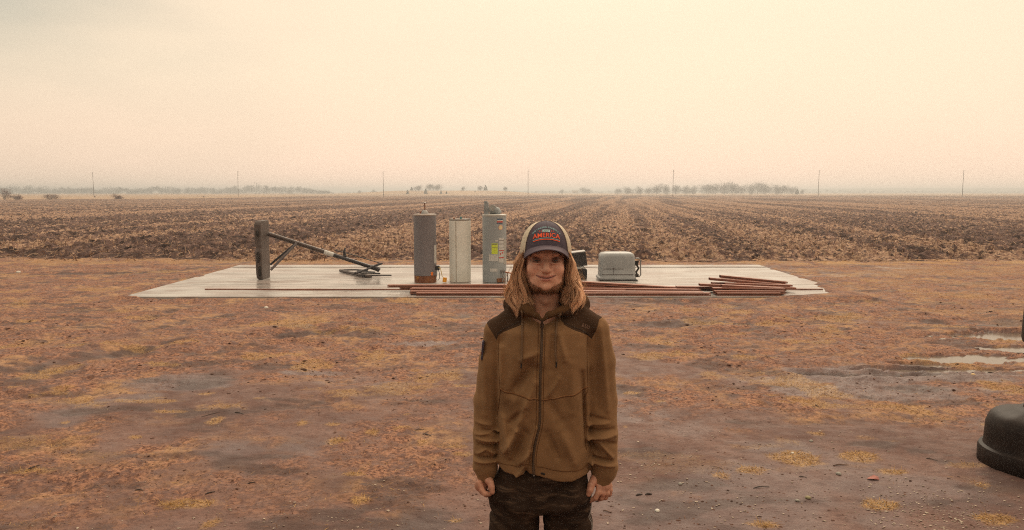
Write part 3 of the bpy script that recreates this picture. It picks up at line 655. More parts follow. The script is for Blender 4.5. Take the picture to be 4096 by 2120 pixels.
def disc(parent, name, r, a, z, rad, m_, lift):
    ac = -math.pi/2+R(a); V = [((r+lift)*math.cos(ac), (r+lift)*math.sin(ac), z)]; n = 20
    for k in range(n):
        q = ac+rad*math.cos(2*math.pi*k/n)/r; V.append(((r+lift)*math.cos(q), (r+lift)*math.sin(q), z+rad*math.sin(2*math.pi*k/n)))
    return MB().add(V, [(0, k+1, (k+1) % n+1) for k in range(n)]).build(name, m_, parent)
s = disc(H3, 'sticker', hr, 32, 1.145, .05, mat('peach_paper', (.75, .38, .25)), .003); s['label'] = 'round peach sticker with yellow centre'
disc(s, 'sticker_centre', hr, 32, 1.145, .04, mat('cream_print', (.75, .62, .35)), .005)
patch(H3, 'sticker', hr, 12, .855, .89, .06, paper)
s = patch(H3, 'sticker', hr, 37, .42, .93, .13, paper, 'tall white warning sticker')
for z0, z1, mm in ((.72, .725, ink), (.66, .675, redink), (.51, .53, redink), (.87, .88, ink), (.80, .81, ink)): patch(s, 'print_line', hr, 37, z0, z1, .125, mm, lift=.005)
for a_, z_ in ((31, .60), (43, .62)): disc(s, 'print_mark', hr, a_, z_, .018, redink, .005)
s = patch(H3, 'sticker', hr, 2, .60, .82, .125, yel, 'yellow green energy label'); patch(s, 'print_line', hr, 2, .795, .812, .11, ink, lift=.005); patch(s, 'print_line', hr, 2, .73, .735, .1, ink, lift=.005)
s = patch(H3, 'sticker', hr, -4, .45, .59, .19, paper); 
patch(H3, 'sticker', hr, 62, .38, .90, .11, mat('faded_paper', (.42, .40, .36), (.34, .32, .29), scale=20), 'faded sticker curving round the side')
patch(H3, 'sticker', hr, -2, .235, .30, .15, paper); 
MB().box((hr*.72, -hr*.78, .24), (.10, .08, .06), bev=.008).build('gas_valve', mat('valve_grey', (.2, .19, .18), rough=.4, metallic=.3), H3)
MB().box((.13, -hr*.88, .055), (.16, .05, .08), rz=.55).build('burner_door', rust, H3)
MB().tube([(.16, -hr*.95, .22), (.19, -hr, .12), (.17, -hr*1.02, .03)], .013, 8).build('burner_tube', steel, H3)
MB().tube([(.22, -.17, .22), (.32, -.16, .20), (.42, -.15, .18)], .014, 8).build('drain_pipe', copper, H3)
MB().tube([(.27, -.18, .20), (.28, -.19, .1), (.27, -.19, .01)], .014, 8).build('support_rod', steel, H3)

# ------------------------------------------------------------------ toppled portable hoop
bk = at(1050, 1118, 17.0)
HB = empty('basketball_stand', (gnd(1052, 1119, PZ)[0], gnd(1052, 1119, PZ)[1], PZ), 'toppled portable basketball stand with its grey base upended and pole slanting down', 'basketball stand')
plas = mat('weathered_plastic', (.075, .054, .046), (.125, .092, .08), scale=3, rough=.55, bump=.1, bscale=10, st=(1, 1, .5)); dark = mat('hollow_shade_hose_black', (.025, .018, .014), rough=.8)
hb = HB.location
def rel(px, py, Y): p = at(px, py, Y); return (p[0]-hb[0], p[1]-hb[1], p[2]-hb[2])
b0 = hb[1]
mb = MB()
# moulded tank standing on edge: outline in plan, several levels (rounded top, waist, narrower foot)
lev = [(0, .70, -.02), (.03, .86, 0), (.12, .92, 0), (.55, .97, 0), (.60, .98, 0), (.68, .86, 0), (.74, .98, 0), (.98, 1, 0), (1.17, 1.0, 0), (1.225, .93, 0), (1.255, .78, .02), (1.262, .5, .02)]
out = [(-.165, .02), (-.155, 0), (-.018, -.045), (-.004, -.03), (.006, .50), (-.02, .56), (-.14, .58), (-.165, .55)]
rings = []
for z, s, o in lev: rings.append([((x*s)-.01*(1-s), (y-.33)*(.5+.5*s)+.33, z) for x, y in out])
V = [p for r in rings for p in r]; n = len(out); f = [tuple(range(n-1, -1, -1)), tuple(range(len(V)-n, len(V)))]
for r in range(len(rings)-1):
    for i in range(n): j = (i+1) % n; f.append((r*n+i, r*n+j, r*n+n+j, r*n+n+i))
mb.add(V, f)
tank = mb.build('base_tank', plas, HB)
bv = tank.modifiers.new('bevel', 'BEVEL'); bv.width = .012; bv.segments = 2; bv.limit_method = 'ANGLE'
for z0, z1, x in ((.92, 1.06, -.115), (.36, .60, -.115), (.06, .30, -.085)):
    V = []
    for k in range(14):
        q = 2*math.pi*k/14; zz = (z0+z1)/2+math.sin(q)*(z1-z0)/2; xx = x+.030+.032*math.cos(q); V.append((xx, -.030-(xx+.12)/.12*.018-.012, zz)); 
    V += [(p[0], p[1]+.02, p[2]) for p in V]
    MB().add(V, [tuple(range(14))]+[(k, 14+k, 14+(k+1) % 14, (k+1) % 14) for k in range(14)]).build('hollow_shade', dark, HB)  # flat dark disc on the tank face, painted as a recess's shade
pole_b = mat('brown_painted_steel', (.045, .032, .028), (.085, .058, .05), scale=8, rough=.4, metallic=.2)
pole_d = mat('black_painted_steel', (.03, .027, .03), (.055, .05, .055), scale=8, rough=.4, metallic=.2)
Y1, Y2 = b0+.35, b0+.75
P0 = np.array(rel(1072, 935, Y1)); P1 = np.array(rel(1490, 1070, Y2))
L = lambda t: tuple(P0+(P1-P0)*t)
MB().tube([L(0), L(.55)], .048, 14).build('pole', pole_b, HB, True)
MB().tube([L(.53), L(1)], .043, 14).build('pole', pole_d, HB, True)
MB().tube([L(.53), L(.62)], .0495, 14).build('sticker', paper, HB, True)
MB().tube([rel(1187, 970, Y1+.1), rel(1082, 1058, b0+.55)], .025, 8).build('strut', pole_d, HB)
MB().tube([rel(1187, 972, Y1+.02), rel(1083, 1080, b0+.08)], .028, 8).build('strut', mat('grey_strut', (.12, .10, .10), rough=.4), HB)
MB().tube([rel(1381, 990, Y2-.1), rel(1377, 1005, Y2-.1), rel(1380, 1027, Y2-.1)], [.012, .03, .036], 8).build('lever', pole_d, HB)
MB().tube([rel(1340, 1000, Y2-.05), rel(1400, 1016, Y2-.06), rel(1519, 1052, Y2)], .011, 6).build('lift_rod', pole_d, HB)
for dx, dy in ((0, -.12), (8, .16)):
    MB().tube([rel(1522+dx, 1053, Y2+dy), rel(1470, 1076, Y2+dy-.1), rel(1424-dx, 1093, Y2+dy-.2)], .022, 6).build('bracket_arm', pole_d, HB)
MB().tube([rel(1484, 1068, Y2), rel(1508, 1075, Y2), rel(1518, 1082, Y2)], [.05, .055, .05], 10).build('pole_joint', pole_d, HB)
Yg = lambda py: gnd(1500, py, PZ+.03)[1]
def gp(px, py, z=.04): p = gnd(px, py, PZ+z); return (p[0]-hb[0], p[1]-hb[1], p[2]-hb[2])
MB().tube([gp(1361, 1082), gp(1440, 1100), gp(1478, 1104)], .035, 6).build('frame_bar', plas, HB)
MB().tube([gp(1361, 1080), gp(1420, 1079), gp(1470, 1082)], .02, 6).build('frame_bar', pole_d, HB)
MB().tube([gp(1440, 1102), gp(1500, 1101), gp(1566, 1101)], .016, 6).build('frame_bar', pole_d, HB)
MB().tube([gp(1424, 1092), gp(1480, 1092), gp(1520, 1094)], .02, 6).build('frame_bar', pole_d, HB)
MB().tube([gp(1430, 1084), gp(1500, 1088)], .014, 6).build('frame_bar', pole_d, HB)
MB().box(gp(1468, 1104, .03), (.2, .1, .06), rz=-.1).build('hinge_plate', pole_d, HB)

# ------------------------------------------------------------------ grey hooded machine
p = gnd(2473, 1124, PZ)
MC = empty('machine_hood', (p[0], p[1]+.3, PZ), 'grey rounded machine hood with a tubular handle standing on the pad', 'machine')
gh = mat('grey_hood_paint', (.275, .285, .29), (.345, .35, .35), scale=2.5, rough=.42, c3=(.16, .13, .11), s3=7, l3=.68, h3=.82)
def rrect(w_, d_, r, n=5):
    P = []
    for cx, cy, a0 in ((w_/2-r, -d_/2+r, -90), (w_/2-r, d_/2-r, 0), (-w_/2+r, d_/2-r, 90), (-w_/2+r, -d_/2+r, 180)):
        for k in range(n+1): a = R(a0+90*k/n); P.append((cx+r*math.cos(a), cy+r*math.sin(a)))
    return P
mb = MB(); rings = []
for z, w_, d_, r, ox in ((.03, .80, .60, .05, -.015), (.07, .80, .60, .05, -.015), (.09, .755, .57, .06, 0), (.30, .74, .56, .07, 0), (.50, .725, .55, .08, -.005), (.55, .70, .52, .09, -.005), (.58, .63, .46, .09, -.005), (.59, .5, .36, .08, -.005)):
    rings.append([(x+ox, y, z) for x, y in rrect(w_, d_, r)])
V = [q for r in rings for q in r]; n = len(rings[0]); f = [tuple(range(n-1, -1, -1)), tuple(range(len(V)-n, len(V)))]
for r in range(len(rings)-1):
    for i in range(n): j = (i+1) % n; f.append((r*n+i, r*n+j, r*n+n+j, r*n+n+i))
mb.add(V, f).build('hood', gh, MC, True)
dk = mat('seam_dark', (.10, .075, .07), rough=.7)
mb = MB(); mb.box((-.01, -.287, .135), (.66, .006, .010)); mb.box((-.10, -.2845, .255), (.42, .006, .007)); mb.box((-.10, -.2845, .20), (.006, .006, .12)); mb.build('seam', dk, MC)
MB().box((-.10, -.288, .262), (.035, .012, .02), bev=.003).build('latch', dk, MC)
MB().box((.03, 0, .012), (.76, .62, .024)).build('skid', blk, MC)
MB().tube([(.37, -.22, .47), (.44, -.22, .475), (.475, -.22, .44), (.485, -.22, .12), (.45, -.22, .08)], .014, 8).build('handle', steel, MC, True)
mb = MB(); mb.tube([(.37, -.2, .40), (.43, -.21, .41), (.40, -.22, .33), (.44, -.21, .26), (.39, -.2, .18), (.42, -.2, .12), (.28, -.26, .03)], .022, 8); mb.box((.40, -.15, .36), (.07, .1, .09), bev=.01); mb.box((.36, -.2, .11), (.16, .12, .07), bev=.01); mb.build('hose_fitting', dark, MC, True)

# dark machine mostly behind the man
p = gnd(2322, 1119, PZ)
GL = empty('barbecue_grill', (p[0], p[1]+.25, PZ), 'black lidded machine on a dark pedestal half hidden behind the man\'s hair', 'grill')
mb = MB(); V = []
prof = [(-.36, .50), (-.36, .53), (.12, .585), (.14, .54), (.17, .30), (-.36, .27)]
for y in (-.2, .2): V += [(x-.02, y, z) for x, z in prof]
mb.add(V, [tuple(range(5, -1, -1)), tuple(range(6, 12))]+[(i, (i+1) % 6, 6+(i+1) % 6, 6+i) for i in range(6)]); lid = mb.build('lid', blk, GL)
MB().box((-.14, 0, .572), (.50, .42, .02), ry=-.115).build('lid_edge', steel, GL)
mb = MB(); mb.box((-.05, -.05, .245), (.30, .3, .05), bev=.01); mb.tube([(-.1, -.23, .25), (.0, -.23, .24), (.06, -.23, .27)], .02, 8); mb.build('burner_fitting', mat('bright_metal', (.55, .55, .52), (.3, .3, .28), scale=14, rough=.3, metallic=.5), GL)
MB().box((.05, 0, .11), (.2, .3, .22), bev=.015).build('pedestal', blk, GL)

# ------------------------------------------------------------------ steel channels
red = mat('red_primer_steel', (.32, .122, .075), (.22, .082, .05), scale=2.5, rough=.5, st=(.5, 3, 3), c3=(.33, .19, .15), s3=4, l3=.60, h3=.78, rough2=.7)
def channel(name, x0, y0, z0, x1, y1, z1, h_, w_, label, t=.006, group='rust red steel channels piled on the front of the pad', flat=False, cat='steel beam'):
    """C section, open side to the camera, from end 0 to end 1 (bottom centre line)"""
    a = Vector((x0, y0, z0)); d = Vector((x1-x0, y1-y0, z1-z0)); Ln = d.length
    if flat: prof = [(-w_/2, 0), (w_/2, 0), (w_/2, h_), (-w_/2, h_)]
    else: prof = [(-w_/2, 0), (w_/2, 0), (w_/2, h_), (-w_/2, h_), (-w_/2, h_-.022), (-w_/2+t, h_-.022), (-w_/2+t, h_-t), (w_/2-t, h_-t), (w_/2-t, t), (-w_/2+t, t), (-w_/2+t, .018), (-w_/2, .018)]
    n = len(prof); sx = d.normalized(); sy = Vector((-sx.y, sx.x, 0)).normalized(); sz = sx.cross(sy)
    V = []
    for q in (0, Ln): V += [sx*q+sy*u+sz*v for u, v in prof]
    f = [(i, i+n, (i+1) % n+n, (i+1) % n) for i in range(n)]
    f += [tuple(range(n)), tuple(range(2*n-1, n-1, -1))]
    o = MB().add(V, f).build(name, red, None); o.location = a
    return tag(o, label, cat, group)
def chan_px(px0, py0, px1, py1, dep, h_, w_, label, zlo=None, **k):
    """top edge drawn from px0 to px1; dep = distance of the beam"""
    a = at(px0, py0, dep); b_ = at(px1, py1, dep)
    return channel('steel_channel', a[0], dep, max(a[2]-h_, PZ+.001), b_[0], dep, max(b_[2]-h_, PZ+.001), h_, w_, label, **k)
pd_ = 14.55
chan_px(1552, 1139, 2420, 1137, pd_+.35, .045, .16, 'topmost long channel of the left pile, reaching farthest left')
chan_px(1600, 1148, 2200, 1147, pd_+.36, .045, .14, 'dark channel just under the topmost one at the left end')
chan_px(1646, 1151.5, 2500, 1156, pd_+.13, .058, .18, 'broad light channel second from the top of the left pile')
chan_px(1642, 1163, 2330, 1164, pd_-.06, .055, .15, 'channel third from the top at the left end of the pile')
chan_px(1666, 1173, 2260, 1171, pd_-.19, .05, .12, 'lowest short channel at the left end of the pile')
chan_px(1640, 1166, 2050, 1172, pd_+.22, .08, .10, 'bottom channel at the back of the left pile')
chan_px(2180, 1116, 2709, 1147, pd_+.33, .05, .16, 'channel sloping down to the right from behind the man')
chan_px(2100, 1137, 2860, 1151, pd_+.36, .06, .12, 'channel lying beneath the sloping one')
chan_px(2240, 1150, 2800, 1156, pd_+.15, .055, .16, 'upper middle channel right of the man')
chan_px(2250, 1162, 2812, 1166, pd_-.07, .05, .16, 'lower middle channel right of the man')
chan_px(2220, 1173, 2840, 1175, pd_-.19, .048, .14, 'bottom front channel right of the man')
chan_px(2705, 1144, 2866, 1146, pd_+.30, .035, .16, 'short channel end bridging the two piles', )
channel('steel_bar', gnd(820, 1159, PZ)[0], gnd(820, 1159, PZ)[1], PZ+.001, gnd(1640, 1160, PZ)[0], gnd(1640, 1160, PZ)[1], PZ+.001, .02, .03, 'long thin steel bar lying alone on the pad left of the pile', flat=True, group='loose bars on the pad')
g2 = 'shorter steel channels in the right hand pile'
ls = [(2880, 1100, 3146, 1126, .55, .05, 'topmost channel of the right pile, tilted down to the right'), (2837, 1110, 3125, 1135, .42, .045, 'second highest channel of the right pile, sticking out left'), (2846, 1128, 3150, 1138, .50, .045, 'pale edged channel in the upper right pile'),
      (2898, 1131, 3166, 1139, .30, .045, 'channel reaching right below the two tilted ones'), (2797, 1134, 3180, 1149, .20, .04, 'longest channel of the right pile, out at both ends'), (2886, 1138, 3125, 1150, .10, .04, 'pale fronted channel in the middle of the right pile'),
      (2850, 1150, 3137, 1152, .02, .055, 'upper front channel at the foot of the right pile'), (2856, 1162, 3135, 1163, -.10, .055, 'dark front channel second from the bottom of the right pile'), (2866, 1173, 3120, 1173, -.19, .05, 'lowest front channel of the right pile'),
      (2870, 1163, 3141, 1164, .22, .06, 'bottom channel at the back of the right pile'), (2862, 1148, 3120, 1152, .36, .06, 'dark channel deep inside the right pile')]
for a, b_, c, d_, o, h_, lab in ls: chan_px(a, b_, c, d_, pd_+o, h_, .13, lab, group=g2)
channel('steel_bar', gnd(3100, 1158, PZ)[0], gnd(3100, 1158, PZ)[1], PZ+.002, gnd(3290, 1159, PZ)[0], gnd(3290, 1159, PZ)[1], PZ+.002, .018, .05, 'loose bar on the pad beside the right pile', flat=True, group='loose bars on the pad')

# ------------------------------------------------------------------ free-standing punching bag at the right edge
bx = gnd(4160, 1861)
SBAG = .93
PB = empty('punching_bag', (bx[0], bx[1], 0), 'black free standing punching bag cut off by the right edge', 'punching bag')
bp = mat('black_moulded_plastic', (.013, .0075, .006), (.022, .013, .010), scale=6, rough=.55, spec=.18, c3=(.06, .04, .03), s3=5, l3=.55, h3=.85)
mb = MB().lathe([(.36, -.03), (.405, -.02), (.418, .0), (.418, .10), (.41, .118), (.385, .128), (.380, .14), (.378, .19), (.372, .28), (.350, .335), (.325, .36), (.27, .38), (.20, .392), (.15, .398), (.130, .41), (.122, .44), (.120, .60), (.120, .80), (.120, .90), (0, .91)], n=72)
V = np.array(mb.v)
r = np.hypot(V[:, 0], V[:, 1]); a = np.degrees(np.arctan2(V[:, 1], V[:, 0]))   # moulded hand recesses in the shoulder
for ac in (-140, -60, 20, 100, 180):
    da = np.abs((a-ac+180) % 360-180); k = (1-sst(da, 10, 13))*sst(r, .2, .26)*(V[:, 2] > .27)
    V[:, 2] -= .006*k
V[:, :2] *= SBAG; mb.v = [tuple(p) for p in V]
mb.build('base', bp, PB, True)
MB().lathe([(.0, .85), (.10, .855), (.14, .87), (.15, .90), (.152, 1.0), (.152, 1.66), (.14, 1.70), (.1, 1.72), (0, 1.725)], n=48).build('bag', mat('black_vinyl', (.03, .024, .021), (.04, .032, .028), scale=4, rough=.55, spec=.25), PB, True); bpy.data.objects['bag'].rotation_euler = (0, R(2.5), 0); bpy.data.objects['bag'].location = (-.047, 0, 0)

# ------------------------------------------------------------------ twigs, chips, leaf
wood = mat('dead_twig', (.09, .05, .035), (.16, .09, .06), scale=20, rough=.85); dwood = mat('wet_twig', (.035, .022, .018), (.06, .04, .03), scale=20, rough=.7)
def G(px, py): p = gnd(px, py); return p[0], p[1], float(yard_h(np.array([p[0]]), np.array([p[1]]))[0])
sticks = [((1690, 1732), (1725, 1738), .010, 'short black stick lying left of the man\'s sleeve'), ((1660, 1719), (1698, 1717), .007, 'thin dark twig just above the black stick'), ((805, 1670), (920, 1650), .006, 'long curved dark twig above the left yellow tuft'), ((940, 1653), (975, 1662), .012, 'thick dark stick right of the left yellow tuft'),
 ((107, 1880), (160, 1867), .010, 'dark bent stick on the far left grass'), ((540, 1955), (577, 1957), .008, 'small black curved twig in the lower left mud'), ((3013, 1958), (3077, 1952), .008, 'reddish twig in the mud near the small dark tuft'), ((3195, 1914), (3228, 1918), .007, 'dark twig right below the large tuft'), ((3332, 1867), (3395, 1868), .009, 'flat pale splinter at the foot of the large tuft'),
 ((2544, 1984), (2570, 1981), .014, 'left one of two short dark sticks right of the man'), ((2582, 1982), (2608, 1979), .016, 'right one of two short dark sticks right of the man'), ((2412, 2045), (2448, 2055), .007, 'pale thin twig beside the right trouser leg'), ((3705, 1836), (3752, 1848), .007, 'thin dark stick left of the black base'), ((775, 1449), (880, 1456), .007, 'long thin twig in the middle left grass'),
 ((2890, 1880), (2840, 1868), .005, 'fine twig near the left small tufts'), ((990, 1936), (1020, 1932), .008, 'short dark twig low between the man and the left tuft'), ((820, 1975), (860, 1968), .01, 'dark bark piece in the lower left mud'), ((3260, 1622), (3275, 1626), .012, 'dark chip behind the single round tuft'), ((3980, 1604), (4060, 1605), .006, 'thin stick in the mud behind the black base')]
for (a, b_, r_, lab) in sticks:
    p = Vector(G(*a)); q = Vector(G(*b_)); m_ = (p+q)/2+Vector((0, (q-p).length*.08, .006))
    q = q-p; m_ = m_-p
    o = MB().tube([(0, 0, .003), m_*.5+Vector((.002, .002, .003)), m_, q+Vector((0, 0, .004))], [r_*.3, r_*.5, r_*.42, r_*.2], 6).build('twig', dwood if 'dark' in lab or 'black' in lab else wood); o.location = p
    tag(o, lab, 'twig', 'twigs lying on the muddy yard')
def rock(px, py, s, m_, lab, name='stone', cat='stone'):
    k = np.array([(1, 0, 0), (.6, .75, 0), (-.3, .9, 0), (-1, .2, 0), (-.7, -.7, 0), (.4, -.8, 0)]); V = [tuple(p*s) for p in k]+[tuple(p*s*np.array([.7, .7, 0])+np.array([0, 0, s*.65])) for p in k]
    o = MB().add(V, [(5, 4, 3, 2, 1, 0), (6, 7, 8, 9, 10, 11)]+[(i, (i+1) % 6, 6+(i+1) % 6, 6+i) for i in range(6)]).build(name, m_); o.location = G(px, py); o.rotation_euler.z = rng.uniform(0, 6)
    o.modifiers.new('bevel', 'BEVEL').width = s*.2
    return tag(o, lab, cat)
wst = mat('pale_stone', (.62, .58, .5), (.5, .46, .4), scale=40, rough=.7); gst = mat('grey_stone', (.30, .28, .24), (.22, .2, .17), scale=40, rough=.8)
rock(3170, 1817, .016, wst, 'bright white stone on the large yellow tuft'); rock(3354, 1903, .024, gst, 'grey stone below the large yellow tuft'); rock(3190, 2009, .018, gst, 'pale grey stone below the dark tuft'); rock(3232, 1998, .022, mat('olive_stone', (.26, .22, .12)), 'olive stone right of the dark tuft')
rock(1064, 1228, .05, wst, 'white lump in the grass below the pad'); rock(73, 1090, .07, wst, 'white lump in the rut at the far left'); rock(3244, 1768, .02, gst, 'grey stone under the single round tuft'); rock(2722, 1938, .018, gst, 'flat grey stone between the man and the tufts'); rock(2630, 2045, .02, wst, 'pale flat stone low right of the man')
rock(3892, 1506, .03, mat('tan_chip', (.6, .42, .2)), 'tan chip standing behind the black base', 'wood_chip', 'chip'); rock(2795, 1190, .06, mat('pink_chip', (.5, .22, .17)), 'pinkish scrap on the ground before the steel piles', 'scrap', 'scrap')
p = G(3490, 1919); lf = MB().add([(-.085, -.02, .012), (-.03, -.05, .02), (.06, -.045, .01), (.075, .0, .026), (.04, .05, .03), (-.02, .03, .016), (-.085, -.02, .006), (-.03, -.05, .014), (.06, -.045, .004), (.075, .0, .02), (.04, .05, .024), (-.02, .03, .01)], [(0, 1, 2, 3, 4, 5), (11, 10, 9, 8, 7, 6)]).build('leaf', mat('pink_leaf', (.34, .13, .10), (.28, .1, .08), scale=20)); lf.location = p; lf.scale = (.52, .6, .6)
tag(lf, 'reddish pink fallen leaf on the mud right of the man', 'leaf')
# ================================================================== the man
YM = 2.86; XM = at(2182, 1300, YM)[0]
def S(px, py, dy=0.0):
    p = at(px, py, YM+dy); return np.array([p[0]-XM, dy, p[2]])
def sx(px, dy=0.0): return S(px, 1300, dy)[0]
def sz(py, dy=0.0): return S(2182, py, dy)[2]
def smin(a, b, k):
    h = np.clip(.5+.5*(b-a)/k, 0, 1); return b*(1-h)+a*h-k*h*(1-h)
def smax(a, b, k): return -smin(-a, -b, k)
def ell(P, c, r):
    q = P-np.array(c); r = np.array(r, float); k0 = np.linalg.norm(q/r, axis=1); k1 = np.linalg.norm(q/r**2, axis=1)
    return k0*(k0-1)/np.maximum(k1, 1e-6)
def sph(P, c, r): return np.linalg.norm(P-np.array(c), axis=1)-r
def cap_(P, a, b, ra, rb=None):
    a = np.array(a, float); b = np.array(b, float); rb = ra if rb is None else rb
    ab = b-a; t = np.clip((P-a)@ab/(ab@ab), 0, 1); return np.linalg.norm(P-a-t[:, None]*ab, axis=1)-(ra+(rb-ra)*t)
def chain(P, pts, rs, k=.01):
    d = None
    for i in range(len(pts)-1):
        e = cap_(P, pts[i], pts[i+1], rs[i], rs[i+1]); d = e if d is None else smin(d, e, k)
    return d
def surfnet(fn, lo, hi, h):
    lo = np.array(lo, float); hi = np.array(hi, float); cf = 6
    n = (np.ceil((hi-lo)/h/cf).astype(int))*cf+1
    nc_ = (n-1)//cf+1
    g = [lo[i]+np.arange(nc_[i])*h*cf for i in range(3)]
    Pc = np.stack(np.meshgrid(*g, indexing='ij'), -1).reshape(-1, 3)
    dc = fn(Pc).reshape(nc_)
    V = np.ones(n, np.float32)
    near = np.abs(dc) < h*cf*1.9
    blk = np.zeros(nc_-1, bool)
    for a in (0, 1):
        for b in (0, 1):
            for c in (0, 1): blk |= near[a:nc_[0]-1+a, b:nc_[1]-1+b, c:nc_[2]-1+c]
    inn = dc < 0
    B = np.argwhere(~blk); 
    for x, y, z in B:
        if inn[x, y, z]: V[x*cf:x*cf+cf+1, y*cf:y*cf+cf+1, z*cf:z*cf+cf+1] = -1
    o = np.stack(np.meshgrid(*[np.arange(cf+1)]*3, indexing='ij'), -1).reshape(-1, 3)
    B = np.argwhere(blk)
    for s in range(0, len(B), 1200):
        I = (B[s:s+1200, None]*cf+o[None]).reshape(-1, 3)
        V[I[:, 0], I[:, 1], I[:, 2]] = fn(lo+I*h)
    return net(V, lo, h)
def net(V, lo, h):
    n = V.shape; s = V < 0
    cnt = np.zeros([k-1 for k in n], np.int8)
    for a in (0, 1):
        for b in (0, 1):
            for c in (0, 1): cnt += s[a:n[0]-1+a, b:n[1]-1+b, c:n[2]-1+c]
    act = (cnt > 0) & (cnt < 8); I = np.argwhere(act); idx = -np.ones(act.shape, np.int64); idx[act] = np.arange(len(I))
    cor = np.array([(a, b, c) for a in (0, 1) for b in (0, 1) for c in (0, 1)])
    vals = np.stack([V[I[:, 0]+a, I[:, 1]+b, I[:, 2]+c] for a, b, c in cor], 1)
    acc = np.zeros((len(I), 3)); w_ = np.zeros(len(I))
    for i in range(8):
        for j in range(i+1, 8):
            if np.abs(cor[i]-cor[j]).sum() != 1: continue
            m = (vals[:, i] < 0) != (vals[:, j] < 0); t = vals[:, i]/np.where(m, vals[:, i]-vals[:, j], 1)
            p = cor[i]+t[:, None]*(cor[j]-cor[i]); acc += np.where(m[:, None], p, 0); w_ += m
    P = lo+(I+acc/w_[:, None])*h
    Q = []
    for ax in range(3):
        o1, o2 = (ax+1) % 3, (ax+2) % 3
        sl0 = [slice(1, n[k]-1) for k in range(3)]; sl0[ax] = slice(0, n[ax]-1); sl1 = list(sl0); sl1[ax] = slice(1, n[ax])
        a = s[tuple(sl0)]; b = s[tuple(sl1)]
        for flip, mk in ((0, a & ~b), (1, ~a & b)):
            E = np.argwhere(mk); E[:, o1] += 1; E[:, o2] += 1
            def ci(d1, d2):
                e = E.copy(); e[:, o1] -= d1; e[:, o2] -= d2; return idx[e[:, 0], e[:, 1], e[:, 2]]
            q = np.stack([ci(1, 1), ci(0, 1), ci(0, 0), ci(1, 0)], 1); Q.append(q[:, ::-1] if flip else q)
    return P, np.concatenate(Q)
def sub(V, Q, mask):
    q = Q[mask]; u, inv = np.unique(q, return_inverse=True); return V[u], inv.reshape(q.shape), u

# ---- head geometry (metres from the point between the eyes, at head centre depth)
HC = S(2183.6, 1039.5, -.085); HX, HZ = HC[0], HC[2]; HY = -.015
def h2(cx, cy, dy=-.08):
    """pixel of the enlarged face crop -> local x, z"""
    p = S(1960+cx/3.508, 860+cy/3.508, dy); return p[0], p[2]
def H(x, y, z): return (HX+x, HY+y, HZ+z)
def head_sdf(P):
    d = ell(P, H(0, .012, .035), (.075, .097, .093))
    d = smin(d, ell(P, H(0, -.022, -.035), (.0675, .068, .080)), .02)
    d = smin(d, ell(P, H(0, -.045, -.078), (.052, .044, .030)), .025)
    for s in (-1, 1):
        d = smin(d, sph(P, H(s*.039, -.062, -.033), .0245), .018)
        d = smin(d, cap_(P, H(s*.055, -.01, -.05), H(s*.030, -.055, -.095), .017, .014), .02)
    d = smin(d, ell(P, H(0, -.080, .021), (.050, .012, .010)), .014)
    for s in (-1, 1): d = smax(d, -ell(P, H(s*.0325, -.100, .0), (.019, .018, .011)), .010)
    nose = cap_(P, H(0, -.084, .006), H(0, -.108, -.028), .0075, .0115)
    nose = smin(nose, sph(P, H(0, -.1105, -.032), .0105), .006)
    for s in (-1, 1): nose = smin(nose, ell(P, H(s*.0135, -.098, -.035), (.0085, .011, .0075)), .005)
    d = smin(d, nose, .008)
    for s in (-1, 1):
        d = smax(d, -sph(P, H(s*.007, -.106, -.0435), .0032), .003)
        d = smin(d, cap_(P, H(s*.021, -.094, -.001-.011), H(s*.046, -.079, -.010), .003), .006)      # lower lids, cheeks pushed up
        d = smax(d, -cap_(P, H(s*.022, -.1005, -.040), H(s*.041, -.088, -.060), .0055), .009)     # smile folds
    # muzzle and lips
    d = smin(d, ell(P, H(0, -.075, -.060), (.034, .022, .022)), .015)
    up = None
    for s in (-1, 1):
        e = chain(P, [H(0, -.0985, -.0565), H(s*.012, -.0970, -.0545), H(s*.030, -.0855, -.0520)], [.0042, .0042, .0022], .004); up = e if up is None else smin(up, e, .003)
        e = chain(P, [H(0, -.0985, -.0680), H(s*.012, -.0960, -.0665), H(s*.026, -.0860, -.0575)], [.0058, .0052, .0024], .004); up = smin(up, e, .003)
    d = smin(d, up, .004)
    for s in (-1, 1): d = smax(d, -chain(P, [H(0, -.106, -.0618), H(s*.015, -.1015, -.0597), H(s*.036, -.0865, -.0518)], [.0035, .003, .0018], .002), .002)
    d = smin(d, sph(P, H(0, -.079, -.092), .0185), .012)
    d = smax(d, -cap_(P, H(-.012, -.104, -.080), H(.012, -.104, -.080), .006), .010)
    for s in (-1, 1):
        e = ell(P, H(s*.0775, .012, -.018), (.010, .020, .031)); e = smax(e, -ell(P, H(s*.086, .004, -.014), (.007, .011, .018)), .004); d = smin(d, e, .006)
    # neck
    d = smin(d, chain(P, [H(0, .020, -.060), H(0, .030, -.150), H(-.004, .045, -.24)], [.054, .055, .062], .02), .022)
    for s in (-1, 1): d = smin(d, cap_(P, H(s*.045, .01, -.09), H(s*.014, -.012, -.205), .010, .009), .018)
    d = smin(d, sph(P, H(0, -.030, -.150), .010), .018)
    return d
